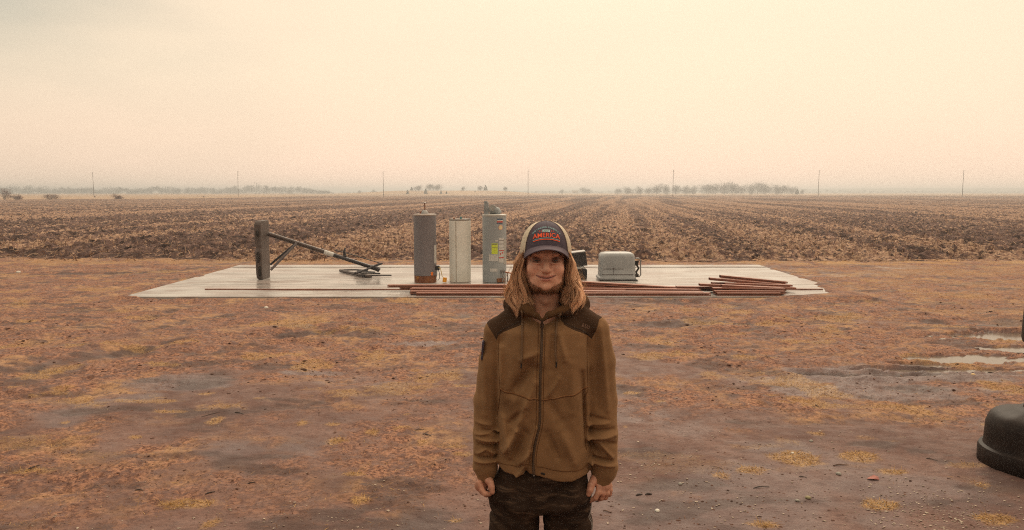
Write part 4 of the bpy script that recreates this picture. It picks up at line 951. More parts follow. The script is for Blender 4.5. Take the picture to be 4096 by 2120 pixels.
# hands
def hand(P, wrist, palm_pts, palm_r, fingers, thumb):
    d = chain(P, palm_pts, palm_r, .012)
    for pts, rs in fingers: d = smin(d, chain(P, pts, rs, .003), .0035)
    d = smin(d, chain(P, thumb[0], thumb[1], .005), .007)
    return smin(d, cap_(P, wrist[0], wrist[1], .027, .024), .012)
def c3(cx, cy, dy): return S(1860+cx/3.03, 1680+cy/3.03, dy)
HLd = -.03
LH = dict(wrist=(c3(245, 560, .0), c3(245, 700, -.01)), palm_pts=[c3(225, 730, -.01), c3(200, 790, -.015), c3(205, 800, .03)], palm_r=[.026, .023, .022],
  fingers=[([c3(172, 760, -.045), c3(205, 850, -.055), c3(240, 893, -.062), c3(300, 898, -.055)], [.0115, .0105, .0095, .0082]),
           ([c3(170, 780, -.020), c3(210, 870, -.028), c3(258, 905, -.035), c3(312, 893, -.030)], [.0115, .0105, .0095, .0082]),
           ([c3(178, 790, .005), c3(222, 872, .0), c3(262, 898, -.005), c3(305, 880, -.004)], [.011, .010, .009, .008]),
           ([c3(190, 790, .030), c3(228, 850, .028), c3(262, 872, .024), c3(296, 862, .020)], [.0095, .009, .008, .007])],
  thumb=([c3(275, 715, -.03), c3(308, 760, -.052), c3(322, 815, -.062), c3(333, 872, -.066)], [.018, .0125, .0115, .0095]))
RH = dict(wrist=(c3(1650, 600, .0), c3(1640, 710, -.01)), palm_pts=[c3(1640, 730, -.015), c3(1670, 790, -.02), c3(1715, 795, .0)], palm_r=[.027, .024, .021],
  fingers=[([c3(1628, 800, -.040), c3(1618, 880, -.050), c3(1580, 945, -.050), c3(1518, 978, -.040)], [.0118, .0108, .0098, .0082]),
           ([c3(1672, 805, -.030), c3(1672, 890, -.042), c3(1655, 945, -.038), c3(1615, 962, -.020)], [.0118, .0105, .0095, .0082]),
           ([c3(1715, 800, -.016), c3(1722, 885, -.028), c3(1704, 940, -.022), c3(1665, 950, -.004)], [.0112, .010, .009, .008]),
           ([c3(1752, 790, .000), c3(1762, 850, -.010), c3(1752, 905, -.008), c3(1715, 920, .008)], [.0098, .0085, .0078, .007])],
  thumb=([c3(1570, 715, -.03), c3(1530, 790, -.050), c3(1515, 850, -.058), c3(1497, 902, -.060)], [.017, .0128, .0118, .0092]))
# under the clothes: a plain tapering figure that joins head, hands and legs
sh = {-1: S(1992, 1330, .01), 1: S(2385, 1322, .01)}
el = {-1: S(1942, 1640, .03), 1: S(2418, 1640, .03)}
wr = {-1: c3(245, 600, .0), 1: c3(1650, 620, .0)}
hipz = sz(2000); cx0 = sx(2168)
leg_k = {-1: np.array([cx0-.115, .0, .50]), 1: np.array([cx0+.105, .0, .50])}
ank = {-1: np.array([cx0-.125, .03, .09]), 1: np.array([cx0+.115, .03, .09])}
def body_sdf(P):
    d = np.full(len(P), 9.0); z = P[:, 2]
    m = z > HZ-.26
    if m.any(): d[m] = head_sdf(P[m])
    t = chain(P, [(HX-.004, .030, HZ-.20), (cx0, .02, sz(1400)), (cx0, .02, sz(1700)), (cx0, .02, hipz+.06)], [.062, .10, .095, .10], .05)
    d = smin(d, t, .02)
    for s in (-1, 1):
        d = smin(d, cap_(P, (cx0, .02, sz(1330)), sh[s], .045, .030), .02)
        d = smin(d, chain(P, [sh[s], el[s], wr[s]], [.030, .030, .025], .01), .01)
        d = smin(d, chain(P, [(cx0+s*.07, .02, hipz), leg_k[s], ank[s]], [.075, .052, .038], .02), .02)
        d = smin(d, cap_(P, ank[s]+np.array([0, .02, -.03]), ank[s]+np.array([s*.02, -.13, -.055]), .035, .028), .02)
    for s, hnd in ((-1, LH), (1, RH)):
        m = (z < sz(1860)) & (z > sz(2030)) & (P[:, 0]*s > .14)
        if m.any(): d[m] = smin(d[m], hand(P[m], **hnd), .006)
    return d
V, Q = surfnet(body_sdf, (-.34, -.20, 0.0), (.34, .20, HZ+.15), .0026)
# skin colours
x, y, z = (V-np.array([HX, HY, HZ])).T
skin = np.array([.76, .42, .29]); cols = np.tile(skin, (len(V), 1))
def tint(mask, c):
    global cols
    mask = np.clip(mask, 0, 1)[:, None]; cols = cols*(1-mask)+np.array(c)*mask
blob = lambda cx, cz, rx, rz: np.exp(-(((x-cx)/rx)**2+((z-cz)/rz)**2))
face = (y < -.02)
for s in (-1, 1): tint(.55*blob(s*.038, -.03, .02, .018)*face, (.72, .35, .25))
tint(.5*blob(0, -.032, .016, .014)*face, (.74, .42, .30))
for s in (-1, 1): tint(.55*blob(s*.0325, .0, .020, .010)*face, (.20, .095, .065))  # shade of the eye sockets darkened into the skin colour
lipm = ((np.abs(x) < .033) & (y < -.08) & (np.abs(z-(-.062+.0075*(np.abs(x)/.03)**1.5)) < .0095*(1-(np.abs(x)/.036)**2)))
tint(.8*lipm, (.50, .19, .15))
mline = (np.abs(z-(-.0618+.0095*(np.abs(x)/.036)**1.7)) < .0021)*(np.abs(x) < .036)*(y < -.075)
tint(.85*mline, (.10, .035, .028))
# stubble: jaw, chin and upper lip
n3 = vn(x*300+50, z*300+50, 1)
jaw = sst(-z+.50*np.abs(x), .098, .112)*(z > -.15)*(y < .03)
jl = sst(np.abs(x), .050, .064)*sst(-z, .03, .06)*(z > -.13)
mous = blob(0, -.0475, .026, .0045)*.28
st_ = np.clip(np.maximum(np.maximum(jaw, jl*.8), mous), 0, 1)*(~lipm)*(z > -.125)
tint(st_*(.30+.35*n3), (.22, .105, .06))
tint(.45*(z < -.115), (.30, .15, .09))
hm = (V[:, 2] < sz(1880))
knk = vn(V[:, 0]*90, V[:, 2]*90, 2)
tint(.45*hm*knk, (.42, .15, .10)); tint(.25*hm*sst(vn(V[:, 0]*60, V[:, 2]*60, 7), .5, .8), (.18, .08, .05))
skin_m = mat('skin', (1, 1, 1), (.86, .80, .78), scale=60, rough=.48, attr=True, spec=.35, bump=.12, bscale=300)
sb = skin_m.node_tree.nodes['Principled BSDF']; sb.inputs['Subsurface Weight'].default_value = .08; sb.inputs['Subsurface Radius'].default_value = (.012, .005, .003); sb.inputs['Subsurface Scale'].default_value = .5
MAN = empty('person', (XM, YM, 0), 'smiling long haired young man in a brown hooded jacket and trucker cap', 'person')
mesh_np('body', V, Q, skin_m, MAN, cols=cols)
# eyes
eyew = mat('eye_white', (.26, .19, .16), rough=.2); iris = mat('iris', (.035, .028, .022), rough=.08)
for s in (-1, 1):
    mb = MB(); c = H(s*.0325, -.0775, -.0005)
    mb.lathe([(.0001, -.0100)]+[(.0100*math.sin(t), -.0100*math.cos(t)) for t in np.linspace(.15, 3.0, 12)]+[(.0001, .0100)], n=16)
    e = mb.build('eye', eyew, MAN, True); e.location = c
    mb = MB(); mb.add([(.0058*math.cos(a), -.0103+.0013*(k == 0), .0050*math.sin(a)) for k in (0,) for a in np.linspace(0, 2*math.pi, 13)[:-1]]+[(0, -.0112, 0)], [(i, (i+1) % 12, 12) for i in range(12)])
    mb.build('iris', iris, e)
    # upper lid closing over the eye in a squint
    mb = MB(); V_ = []; nn = 12
    for j in range(5):
        for i in range(nn):
            th = R(-80+160*i/(nn-1)); ph = R(21+60*j/4-21*abs(i/(nn-1)*2-1)**1.6); rr = .0112
            V_.append((rr*1.25*math.sin(th), -rr*math.cos(th)*math.cos(ph), rr*math.sin(ph)*.95))
    mb.add(V_, [(j*nn+i, j*nn+i+1, j*nn+nn+i+1, j*nn+nn+i) for j in range(4) for i in range(nn-1)])
    V2 = [(a, b, -c_*.62-.0002) for a, b, c_ in V_]
    mb.add(V2, [(j*nn+i, j*nn+nn+i, j*nn+nn+i+1, j*nn+i+1) for j in range(4) for i in range(nn-1)])
    mb.tube([(.0135*math.sin(R(t_))*1.12, -.0128*math.cos(R(t_)), .0043-.0046*abs(t_/62)**2) for t_ in range(-62, 63, 12)], [.0004]+[.0009]*9+[.0004], 5)
    l = mb.build('eyelid', mat('lid_shade_skin', (.23, .11, .075), rough=.5), MAN, True); l.location = c  # lid colour darkened with the socket shade, lash line included

# ---- strands
def strands(name, paths, rad, cols, m_, parent, ns_=3):
    """paths (n,k,3), rad (n,k)"""
    n, k, _ = paths.shape; t = np.gradient(paths, axis=1); t /= np.linalg.norm(t, axis=2, keepdims=True)+1e-9
    ref = np.array([0, 1.0, 0.1]); a = np.cross(t, ref); a /= np.linalg.norm(a, axis=2, keepdims=True)+1e-9; b = np.cross(t, a)
    rings = [paths+(a*math.cos(q)+b*math.sin(q))*rad[..., None] for q in np.linspace(0, 2*math.pi, ns_+1)[:-1]]
    V = np.stack(rings, 2).reshape(-1, 3); base = (np.arange(n)[:, None]*k+np.arange(k-1)[None])*ns_
    Q = np.concatenate([np.stack([base+i, base+(i+1) % ns_, base+ns_+(i+1) % ns_, base+ns_+i], -1).reshape(-1, 4) for i in range(ns_)])
    cc = np.repeat(cols.reshape(-1, 3), ns_, 0)
    return mesh_np(name, V, Q, m_, parent, cols=cc)
hair_m = mat('hair', (1, 1, 1), rough=.45, attr=True, spec=.35)
zt = np.array([.035, .0, -.018, -.06, -.12, -.15, -.18])
def hair_side(s, nclump, per):
    out = np.array([.080, .096, .105, .113, .131, .130, .108]) if s < 0 else np.array([.080, .092, .102, .111, .128, .132, .116])
    inn = np.array([.068, .073, .073, .071, .060, .056, .080]) if s < 0 else np.array([.068, .073, .072, .072, .064, .066, .088])
    k = 22; T_ = np.linspace(0, 1, k); paths = []; cl = []
    for c in range(nclump):
        u0 = rng.random()**.85; yk = rng.uniform(-.050, .065) if u0 > .25 else rng.uniform(-.035, .04); ph = 1.0*s+yk*25+rng.normal(0, .7); fr = rng.uniform(1.5, 1.95); am = rng.uniform(.006, .013)
        zend = -.135-.05*rng.random()-(.012 if s < 0 else 0); tone = rng.random(); curl = rng.uniform(-1, .6)*.026
        for q in range(per):
            u = u0+rng.normal(0, .055); pj = rng.normal(0, .10); zz = .035+(zend-.035+rng.normal(0, .006))*T_
            o = np.interp(-zz, -zt, out); i_ = np.interp(-zz, -zt, inn)
            xx = i_+(o-i_)*u+am*np.sin(ph+pj+fr*T_*6.28)*(.3+T_)+curl*T_**3*(1-.6*u)+rng.normal(0, .0016)*T_
            conv = T_**2*.35; xx = xx*(1-conv)+conv*(i_+(o-i_)*u0+am*np.sin(ph+fr*T_*6.28)*(.3+T_)+curl*T_**3)
            yy = yk+rng.normal(0, .008)*(1-T_*.4)+.006*np.cos(ph+fr*T_*6.28)*T_-.022*T_**2*(1 if yk < .02 else .3)
            yy = np.where(T_ < .15, yy*.9, yy)
            paths.append(np.stack([HX+s*xx+.0015, HY+yy+.012, HZ+zz], -1))
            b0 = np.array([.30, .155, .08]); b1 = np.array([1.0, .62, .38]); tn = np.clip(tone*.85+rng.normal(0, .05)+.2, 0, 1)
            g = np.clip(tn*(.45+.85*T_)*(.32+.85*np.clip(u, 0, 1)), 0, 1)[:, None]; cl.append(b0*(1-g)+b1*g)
    return np.array(paths), np.array(cl)
Pn = []; Cn = []
for s in (-1, 1):
    a, b = hair_side(s, 90, 70); Pn.append(a); Cn.append(b)
# back curtain
k = 22; T_ = np.linspace(0, 1, k)
for c in range(70):
    u = rng.uniform(-1, 1); ph = rng.uniform(0, 6.28); tone = rng.random()
    for q in range(14):
        uu_ = u+rng.normal(0, .02); zz = .03-(.20+rng.normal(0, .008))*T_
        xx = uu_*(.074+.048*T_)+.004*np.sin(ph+9*T_)*T_; yy = .100*np.sqrt(np.maximum(0, 1-(uu_*.8)**2))+.010*T_+.004*np.cos(ph+8*T_)
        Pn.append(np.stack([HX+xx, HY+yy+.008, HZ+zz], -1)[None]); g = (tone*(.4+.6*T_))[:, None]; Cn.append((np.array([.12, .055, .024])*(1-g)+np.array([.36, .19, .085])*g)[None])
# flyaways
for c in range(140):
    s = rng.choice([-1, 1]); u = rng.uniform(.7, 1.15); z0 = rng.uniform(-.12, -.02); ln = rng.uniform(.03, .08); ph = rng.uniform(0, 6.28)
    zz = z0-ln*T_; o = np.interp(-zz, -zt, np.array([.080, .098, .108, .116, .134, .136, .12])); xx = o*u+.012*T_**1.5*rng.uniform(.2, 1.6)+.003*np.sin(ph+6*T_)
    Pn.append(np.stack([HX+s*xx, HY+rng.uniform(-.04, .04)+0*T_, HZ+zz], -1)[None]); Cn.append(np.tile(np.array([.50, .29, .14]), (1, k, 1)))
Pn = np.concatenate(Pn); Cn = np.concatenate(Cn)
rad = np.repeat((.0009*(1-T_**3*.75))[None], len(Pn), 0)*rng.uniform(.7, 1.3, (len(Pn), 1)); rad[-140:] *= .4
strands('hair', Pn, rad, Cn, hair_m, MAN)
# beard and brows from points on the face surface
m = (st_ > .35) & (z < -.06) & (y < .01) & (z > -.128)
idx = rng.choice(np.where(m)[0], 2600); B = V[idx]; nv = B-np.array([HX, HY+.02, HZ-.06]); nv /= np.linalg.norm(nv, axis=1)[:, None]
m2 = np.where((mous > .12) & (rng.random(len(x)) < .5) & (y < -.08) & (z > -.050) & (z < -.043))[0]; i2 = rng.choice(m2, 60); B = np.concatenate([B, V[i2]]); nv = np.concatenate([nv, np.tile(np.array([0, -.4, 0]), (60, 1))])
kk = 4; tt_ = np.linspace(0, 1, kk); L_ = np.concatenate([rng.uniform(.002, .006, 2600), rng.uniform(.0015, .0028, 60)])
pth = B[:, None]+(nv[:, None]*.55+np.array([0, 0, -.9])+rng.normal(0, .22, (len(B), 1, 3)))*(L_[:, None]*tt_)[..., None]
tn = rng.random((len(B), 1, 1)); cb = np.array([.10, .045, .02])*(1-tn)+np.array([.30, .145, .06])*tn
strands('beard', pth, np.tile(np.array([.0004, .0004, .0003, .0001]), (len(B), 1)), np.tile(cb, (1, kk, 1)), hair_m, MAN)
for s in (-1, 1):
    bp_ = []
    for c in range(240):
        t = rng.random(); bx_ = s*(.016+.036*t); bz = .0165+.006*math.sin(t*2.6)+rng.normal(0, .0017); by = -.089+.018*t**2
        d_ = np.array([s*.8, -.25, .35-.7*t]); bp_.append(np.array(H(bx_, by, bz))[None]+d_[None]*(.007*tt_)[:, None])
    bp_ = np.array(bp_)
    strands('eyebrow', bp_, np.tile(np.array([.0004, .0004, .0003, .0001]), (len(bp_), 1)), np.tile(np.array([.09, .042, .02]), (len(bp_), kk, 1)), hair_m, MAN)

# ---- cap
CAPC = np.array([HX+.0025, HY+.010, HZ+.020]); CR = np.array([.0925, .112, .113])
CAP = bpy.data.objects.new('cap', None)
navy = mat('dark_twill', (.058, .042, .060), (.075, .055, .075), scale=30, rough=.85, bump=.2, bscale=800)
cream = mat('cream_mesh', (.70, .59, .44), (.56, .47, .35), scale=200, rough=.8, bump=.5, bscale=900, lo=.4, hi=.6)
def capy(x, z):
    q = np.clip(1-((x-CAPC[0])/CR[0])**2-((z-CAPC[2])/CR[2])**2, 0.0, 1); return CAPC[1]-CR[1]*np.sqrt(q)
def crownpt(ph, t, off=0.0):
    # ph angle from the front, t 0 rim .. 1 top; the rim rises at the front
    rim = .028*max(0, math.cos(ph))**2-.006; z_ = rim+(CR[2]-rim)*math.sin(t*math.pi/2)
    r_ = math.sqrt(max(0, 1-(z_/CR[2])**2)); p = r_**.80
    return tuple(CAPC+np.array([(CR[0]+off)*p*math.sin(ph), -(CR[1]+off)*p*math.cos(ph), z_+off]))
def crownmesh(a0, a1, name, m_, parent, off=0, lab=None):
    na, nt_ = 50, 22; mb = MB(); V_ = [crownpt(a0+(a1-a0)*i/na, j/nt_, off) for j in range(nt_+1) for i in range(na+1)]
    V_ += [crownpt(a0+(a1-a0)*i/na, j/nt_, off-.002) for j in (0,) for i in range(na+1)]
    f = [(j*(na+1)+i, j*(na+1)+i+1, (j+1)*(na+1)+i+1, (j+1)*(na+1)+i) for j in range(nt_) for i in range(na)]
    o = mb.add(V_, f).build(name, m_, parent, True)
    sm = o.modifiers.new('thick', 'SOLIDIFY'); sm.thickness = .0015; sm.offset = -1
    return o
PHF = math.asin(.80)
capf = crownmesh(-PHF, PHF, 'cap', navy, MAN)
capo = capf
crownmesh(PHF, 2*math.pi-PHF, 'mesh_back', cream, capo)
stitch = mat('cap_stitch', (.14, .09, .085)); pipi = mat('cap_piping', (.05, .032, .03))
for s in (-1, 1):
    MB().tube([crownpt(s*(PHF-.05), j/24, .0004) for j in range(24)], .0006, 4).build('stitching', stitch, capo)
    MB().tube([crownpt(s*PHF, j/24, .0002) for j in range(24)], .0013, 5).build('seam', pipi, capo)
MB().tube([crownpt(0, j/24, .0002) for j in range(3, 24)], .0006, 4).build('seam', pipi, capo)
b_ = CAPC+np.array([0, 0, CR[2]]); MB().lathe([(.0001, .0022), (.005, .0015), (.006, 0), (.006, -.002)], tuple(b_), 14).build('button', navy, capo, True)
# brim
nb, nv_ = 40, 12; top = []
for j in range(nv_+1):
    v = j/nv_
    for i in range(nb+1):
        u = -1+2*i/nb; xb = .0785*u; yb = CAPC[1]-CR[1]*math.sqrt(max(0, 1-(xb/.0925)**2))*.985
        pr = .066*(1-abs(u)**3.2)**.8*v; xx = xb*(1+.02*v)
        zz = .0355-.0185*u*u-.010*abs(u)**5-v*(.009+.013*u*u)
        top.append((HX+.0025+xx, yb-pr, HZ+.0205+zz-.003))
mb = MB(); w1 = nb+1
mb.add(top, [(j*w1+i, (j+1)*w1+i, (j+1)*w1+i+1, j*w1+i+1) for j in range(nv_) for i in range(nb)])
br = mb.build('brim', mat('brim_twill', (.085, .060, .080), (.10, .072, .092), scale=30, rough=.85, bump=.2, bscale=800), capo, True)
sm = br.modifiers.new('thick', 'SOLIDIFY'); sm.thickness = .0034; sm.offset = -1
# emblem
def c1(cx, cy):   # crop pixel to x, z on the cap front
    p = S(1960+cx/3.508, 860+cy/3.508, HY-.095); return p[0], p[2]
def text_mesh(body, size, warp, name, m_, parent, bold=0.0, xs=1.0, lift=.0012):
    cu = bpy.data.curves.new('txt', 'FONT'); cu.body = body; cu.size = size; cu.align_x = 'CENTER'; cu.offset = bold; cu.resolution_u = 3
    to = bpy.data.objects.new('txt', cu); C.objects.link(to); bpy.context.view_layer.update()
    dg = bpy.context.evaluated_depsgraph_get(); me = bpy.data.meshes.new_from_object(to.evaluated_get(dg))
    bpy.data.objects.remove(to); bpy.data.curves.remove(cu)
    for v in me.vertices: v.co = Vector(warp(v.co.x*xs, v.co.y))
    me.name = name
    return link(name, me, m_, parent)
orm = mat('orange_thread', (.95, .10, .008), (.80, .075, .006), scale=300, rough=.6); blm = mat('blue_thread', (.22, .38, .40), (.16, .30, .33), scale=300, rough=.6)
PXM = abs(c1(1, 0)[0]-c1(0, 0)[0])
def onto(cx, cy, lift=.0015):
    x_, z_ = c1(cx, cy); x_ = float(x_); z_ = float(z_)
    # same squashed section as the crown
    zz = min(max((z_-CAPC[2])/CR[2], 0), .999); p = math.sqrt(1-zz*zz)**.80; q = max(0, 1-((x_-CAPC[0])/(CR[0]*p))**2)
    return (x_, CAPC[1]-(CR[1]*p)*math.sqrt(q)-lift, z_)
def arcw(xc, ymid, sag, half):   # text baseline sagging down to the ends
    def f(x_, y_):
        X_ = x_/PXM; return onto(xc+X_, ymid+sag*(X_/half)**2-y_/PXM*(1+.15*abs(X_/half)))
    return f
text_mesh('AMERICA', .0200, arcw(795, 309, 36, 190), 'lettering', orm, capo, bold=.00012, xs=1.13)
def circw(xc, yc, r):
    def f(x_, y_):
        a = (x_/PXM)/r; rr = r+y_/PXM; return onto(xc+rr*math.sin(a), yc-rr*math.cos(a))
    return f
text_mesh('THE UNITED STATES OF', .0066, circw(793, 418, 232), 'lettering', blm, capo, bold=.00012, xs=1.52)
def band(y0, th, sag, m_, half=190):
    mb = MB(); V_ = []; n_ = 30
    for i in range(n_+1):
        X_ = -half+2*half*i/n_; c_ = y0+sag*(X_/half)**2
        for dy in (th/2, -th/2): V_.append(onto(795+X_, c_+dy, .0018))
    mb.add(V_, [(2*i, 2*i+2, 2*i+3, 2*i+1) for i in range(n_)]); return mb.build('emblem_stripe', m_, capo)
band(322, 9, 42, blm); band(339, 10, 40, orm)
mb = MB(); mb.add([onto(a, b__, .0018) for a, b__ in ((740, 241), (794, 239), (845, 241), (845, 211), (794, 209), (740, 211))], [(0, 1, 2, 3, 4, 5)]); bd = mb.build('badge', mat('badge_blue', (.42, .58, .56), rough=.6), capo)
text_mesh('LEGACY', .0058, lambda x_, y_: onto(793+x_/PXM, 233-y_/PXM, .0024), 'lettering', mat('badge_ink', (.05, .06, .06)), capo, bold=.0001)
for sx_ in (694, 722, 866, 893):
    pts = []; mb = MB()
    for k in range(10): a = math.pi*k/5; r_ = 9 if k % 2 == 0 else 4; pts.append(onto(sx_+r_*math.sin(a), 230-r_*math.cos(a)))
    mb.add(pts, [tuple(range(9, -1, -1))]); mb.build('star', orm, capo)

# ---- jacket
def c2(cx, cy, dy=-.10): return S(1860+cx/2.564, 1180+cy/2.564, dy)
zs_ = np.array([sz(1975), sz(1925), sz(1870), sz(1700), sz(1500), sz(1400), sz(1320), sz(1270)])
aw_ = np.array([.162, .166, .174, .173, .169, .168, .160, .13]); bw_ = np.array([.112, .115, .122, .118, .118, .120, .105, .085])
cxs = np.array([sx(2172), sx(2172), sx(2176), sx(2176), sx(2175), sx(2175), sx(2178), sx(2180)])
hx_ = np.array([sx(p, -.1) for p in (1985, 2018, 2075, 2082, 2130, 2165, 2180, 2230, 2289, 2350)]); hzv = np.array([sz(p, -.11) for p in (1882, 1904, 1916, 1908, 1903, 1908, 1920, 1930, 1934, 1922)])
RIDGE = []
def rg(x0, y0, x1, y1, w_, a, dy=-.1): p = S(x0, y0, dy); q = S(x1, y1, dy); RIDGE.append((p[0], p[2], q[0], q[2], w_, a))
for r_ in [(2140, 1530, 2065, 1720, .013, .009), (2065, 1725, 2015, 1815, .011, .010), (2122, 1470, 2052, 1580, .020, -.010), (2098, 1735, 2045, 1845, .020, -.009), (2142, 1710, 2094, 1850, .008, .009), (2234, 1515, 2184, 1590, .010, .006), (2150, 1410, 2085, 1440, .012, .005), (2210, 1350, 2205, 1480, .012, -.005), (2240, 1340, 2260, 1440, .012, .005),
           (2170, 1480, 2120, 1470, .02, -.004), (2010, 1680, 2040, 1840, .012, .006), (2290, 1460, 2290, 1650, .02, .004), (2240, 1720, 2300, 1850, .022, .006), (2190, 1730, 2230, 1830, .014, -.006), (2330, 1500, 2345, 1800, .012, -.006), (2100, 1640, 2040, 1700, .012, -.006), (2195, 1600, 2240, 1680, .018, -.004), (2000, 1400, 2004, 1560, .012, .005), (2075, 1855, 2120, 1800, .008, .009), (2090, 1870, 2060, 1915, .007, .010), (2110, 1900, 2100, 1880, .01, -.006),
           (1903, 1776, 1985, 1786, .007, .007), (1930, 1740, 1990, 1755, .007, -.006), (1898, 1760, 1990, 1745, .006, .005), (1906, 1835, 1942, 1813, .006, .007), (1942, 1813, 1978, 1835, .006, .007), (1915, 1800, 1980, 1806, .007, -.007), (1895, 1866, 1980, 1866, .007, .008), (1900, 1848, 1980, 1852, .006, -.007), (1900, 1710, 1960, 1722, .007, .004), (1930, 1450, 1940, 1680, .012, .005),
           (2358, 1774, 2471, 1760, .008, .009), (2404, 1787, 2456, 1846, .008, .009), (2370, 1790, 2400, 1830, .010, -.008), (2420, 1780, 2470, 1800, .009, -.007), (2370, 1745, 2460, 1738, .008, -.007), (2368, 1868, 2466, 1882, .008, .009), (2380, 1852, 2450, 1862, .008, -.008), (2362, 1720, 2440, 1712, .008, .005), (2372, 1690, 2440, 1700, .008, -.004), (2412, 1320, 2440, 1660, .012, .006), (2385, 1350, 2400, 1650, .015, -.006), (2375, 1850, 2372, 1880, .006, .006)]: rg(*r_)
def fold(P):
    x_, z_ = P[:, 0], P[:, 2]; f = np.zeros(len(P)); fr = sst(-P[:, 1], -.015, .035)
    for x0, z0, x1, z1, w_, a in RIDGE:
        dx, dz = x1-x0, z1-z0; t = np.clip(((x_-x0)*dx+(z_-z0)*dz)/(dx*dx+dz*dz), 0, 1)
        d2 = (x_-x0-t*dx)**2+(z_-z0-t*dz)**2; f += a*np.exp(-d2/(w_*.85)**2)*(.25+.75*np.sin(np.clip(t, .08, .92)*math.pi)**.6)
    return f*fr*1.9
al = [S(1990, 1322, .01), S(1971, 1440, .015), S(1945, 1600, .02), S(1941, 1740, .0), S(1941, 1862, -.01), S(1945, 1874, -.012), S(1944, 1905, -.014)]
ar = [S(2383, 1316, .01), S(2400, 1440, .015), S(2408, 1600, .02), S(2413, 1740, .0), S(2417, 1872, -.01), S(2416, 1884, -.012), S(2405, 1915, -.014)]
rl = [.046, .048, .045, .044, .043, .036, .0325]; rr_ = [.048, .054, .055, .053, .048, .040, .036]
def arms(P):
    return np.minimum(chain(P, al, rl, .012), chain(P, ar, rr_, .012))
def torso(P):
    x_, y_, z_ = P.T
    a = np.interp(z_, zs_, aw_); b = np.interp(z_, zs_, bw_); c = np.interp(z_, zs_, cxs)
    q = (np.abs((x_-c)/a)**2.5+np.abs((y_-.012)/b)**2.5)**(1/2.5); d = (q-1)*.8*np.minimum(a, b)
    zb = np.interp(x_, hx_, hzv); zb = np.where(y_ < 0, zb, zb+.0)
    d = smax(d, z_-sz(1262), .05); d = smax(d, zb-z_, .006)
    wb = sz(1868)-.035*sst(x_, -.03, .09)
    d = d+.006*sst(wb-z_, -.003, .003)        # ribbed waistband drawn in below its seam
    return d
hood_c = np.array([HX-.003, .03, sz(1235)])
def hood(P):
    d = None
    ring = [c2(690, 150, -.075), c2(610, 150, -.06), c2(520, 140, -.01), c2(500, 100, .05), (HX-.03, .125, sz(1205)), (HX+.03, .125, sz(1205)), c2(1170, 90, .05), c2(1130, 120, -.01), c2(1040, 150, -.06), c2(985, 165, -.078)]
    d = chain(P, ring, [.012, .018, .026, .036, .042, .042, .036, .026, .017, .011], .02)
    d = smin(d, ell(P, (HX, .155, sz(1300)), (.13, .045, .10)), .03)
    fl = chain(P, [c2(790, 262, -.105), c2(735, 215, -.100), c2(660, 180, -.085), c2(600, 140, -.055)], [.007, .010, .012, .010], .008)
    fr_ = chain(P, [c2(800, 258, -.105), c2(860, 205, -.100), c2(960, 175, -.085), c2(1030, 130, -.055)], [.007, .010, .012, .012], .008)
    e1 = chain(P, [c2(640, 90, -.075), c2(610, 130, -.068), c2(650, 170, -.09)], [.005, .010, .010], .006)
    return smin(smin(d, np.minimum(fl, fr_), .008), e1, .006)
def neckcut(P):
    return chain(P, [(HX, -.010, sz(1150)), (HX-.002, -.005, sz(1230)), (HX-.006, -.075, sz(1262))], [.070, .060, .022], .02)
def jacket_sdf(P):
    d = torso(P)
    d = smin(d, cap_(P, S(2075, 1262, .012), S(1988, 1325, .010), .050, .044), .03)
    d = smin(d, cap_(P, S(2290, 1258, .012), S(2386, 1318, .010), .050, .046), .03)
    d = smin(d, arms(P), .010)
    m = P[:, 2] > sz(1420)
    if m.any():
        q = P[m]; dm = d[m]; dm = smax(dm, -neckcut(q), .008)
        dm = smin(dm, hood(q), .010); dm = smax(dm, -cap_(q, (HX, .005, sz(1100)), (HX-.003, .0, sz(1235)), .060, .055), .01); d[m] = dm
    d = d-fold(P)
    nzv = (vn(P[:, 0]*22+9, P[:, 2]*18+9, 5)-.5)*.004+(vn(P[:, 0]*55+9, P[:, 2]*40+9, 6)-.5)*.0015
    return d+nzv
JV, JQ = surfnet(jacket_sdf, (-.36, -.19, sz(1960)), (.36, .24, sz(1185)), .0034)
jm = mat('brown_fleece', (.190, .102, .048), (.232, .126, .060), scale=9, rough=.92, spec=.15, bump=.12, bscale=500, c3=(.10, .045, .018), s3=5, l3=.58, h3=.8)
jm.node_tree.nodes['Principled BSDF'].inputs['Sheen Weight'].default_value = .25; jm.node_tree.nodes['Principled BSDF'].inputs['Sheen Tint'].default_value = (.9, .6, .35, 1)
jd = mat('dark_brown_canvas', (.052, .029, .017), (.066, .037, .022), scale=14, rough=.95, spec=.1, bump=.3, bscale=600)
def snap(pts):
    global JV
    for i in range(len(pts)-1):
        (x1, z1), (x2, z2) = pts[i], pts[i+1]; dx, dz = x2-x1, z2-z1
        t = np.clip(((JV[:, 0]-x1)*dx+(JV[:, 2]-z1)*dz)/(dx*dx+dz*dz), 0, 1); nx, nz_ = x1+t*dx, z1+t*dz
        k = (np.hypot(JV[:, 0]-nx, JV[:, 2]-nz_) < .0021) & (JV[:, 1] < .03)
        JV[k, 0] = nx[k]; JV[k, 2] = nz_[k]
_c = lambda l: [(c2(a, b, -.05)[0], c2(a, b, -.05)[2]) for a, b in l]
snap(_c([(575, 165), (577, 300), (470, 345), (390, 385), (340, 425), (322, 472), (285, 400), (200, 285)])); snap(_c([(1000, 175), (1008, 295), (1100, 345), (1200, 385), (1260, 420), (1305, 462), (1345, 380), (1385, 265), (1480, 235)]))
Cq = JV[JQ].mean(1); cxp = Cq[:, 0]; czp = Cq[:, 2]
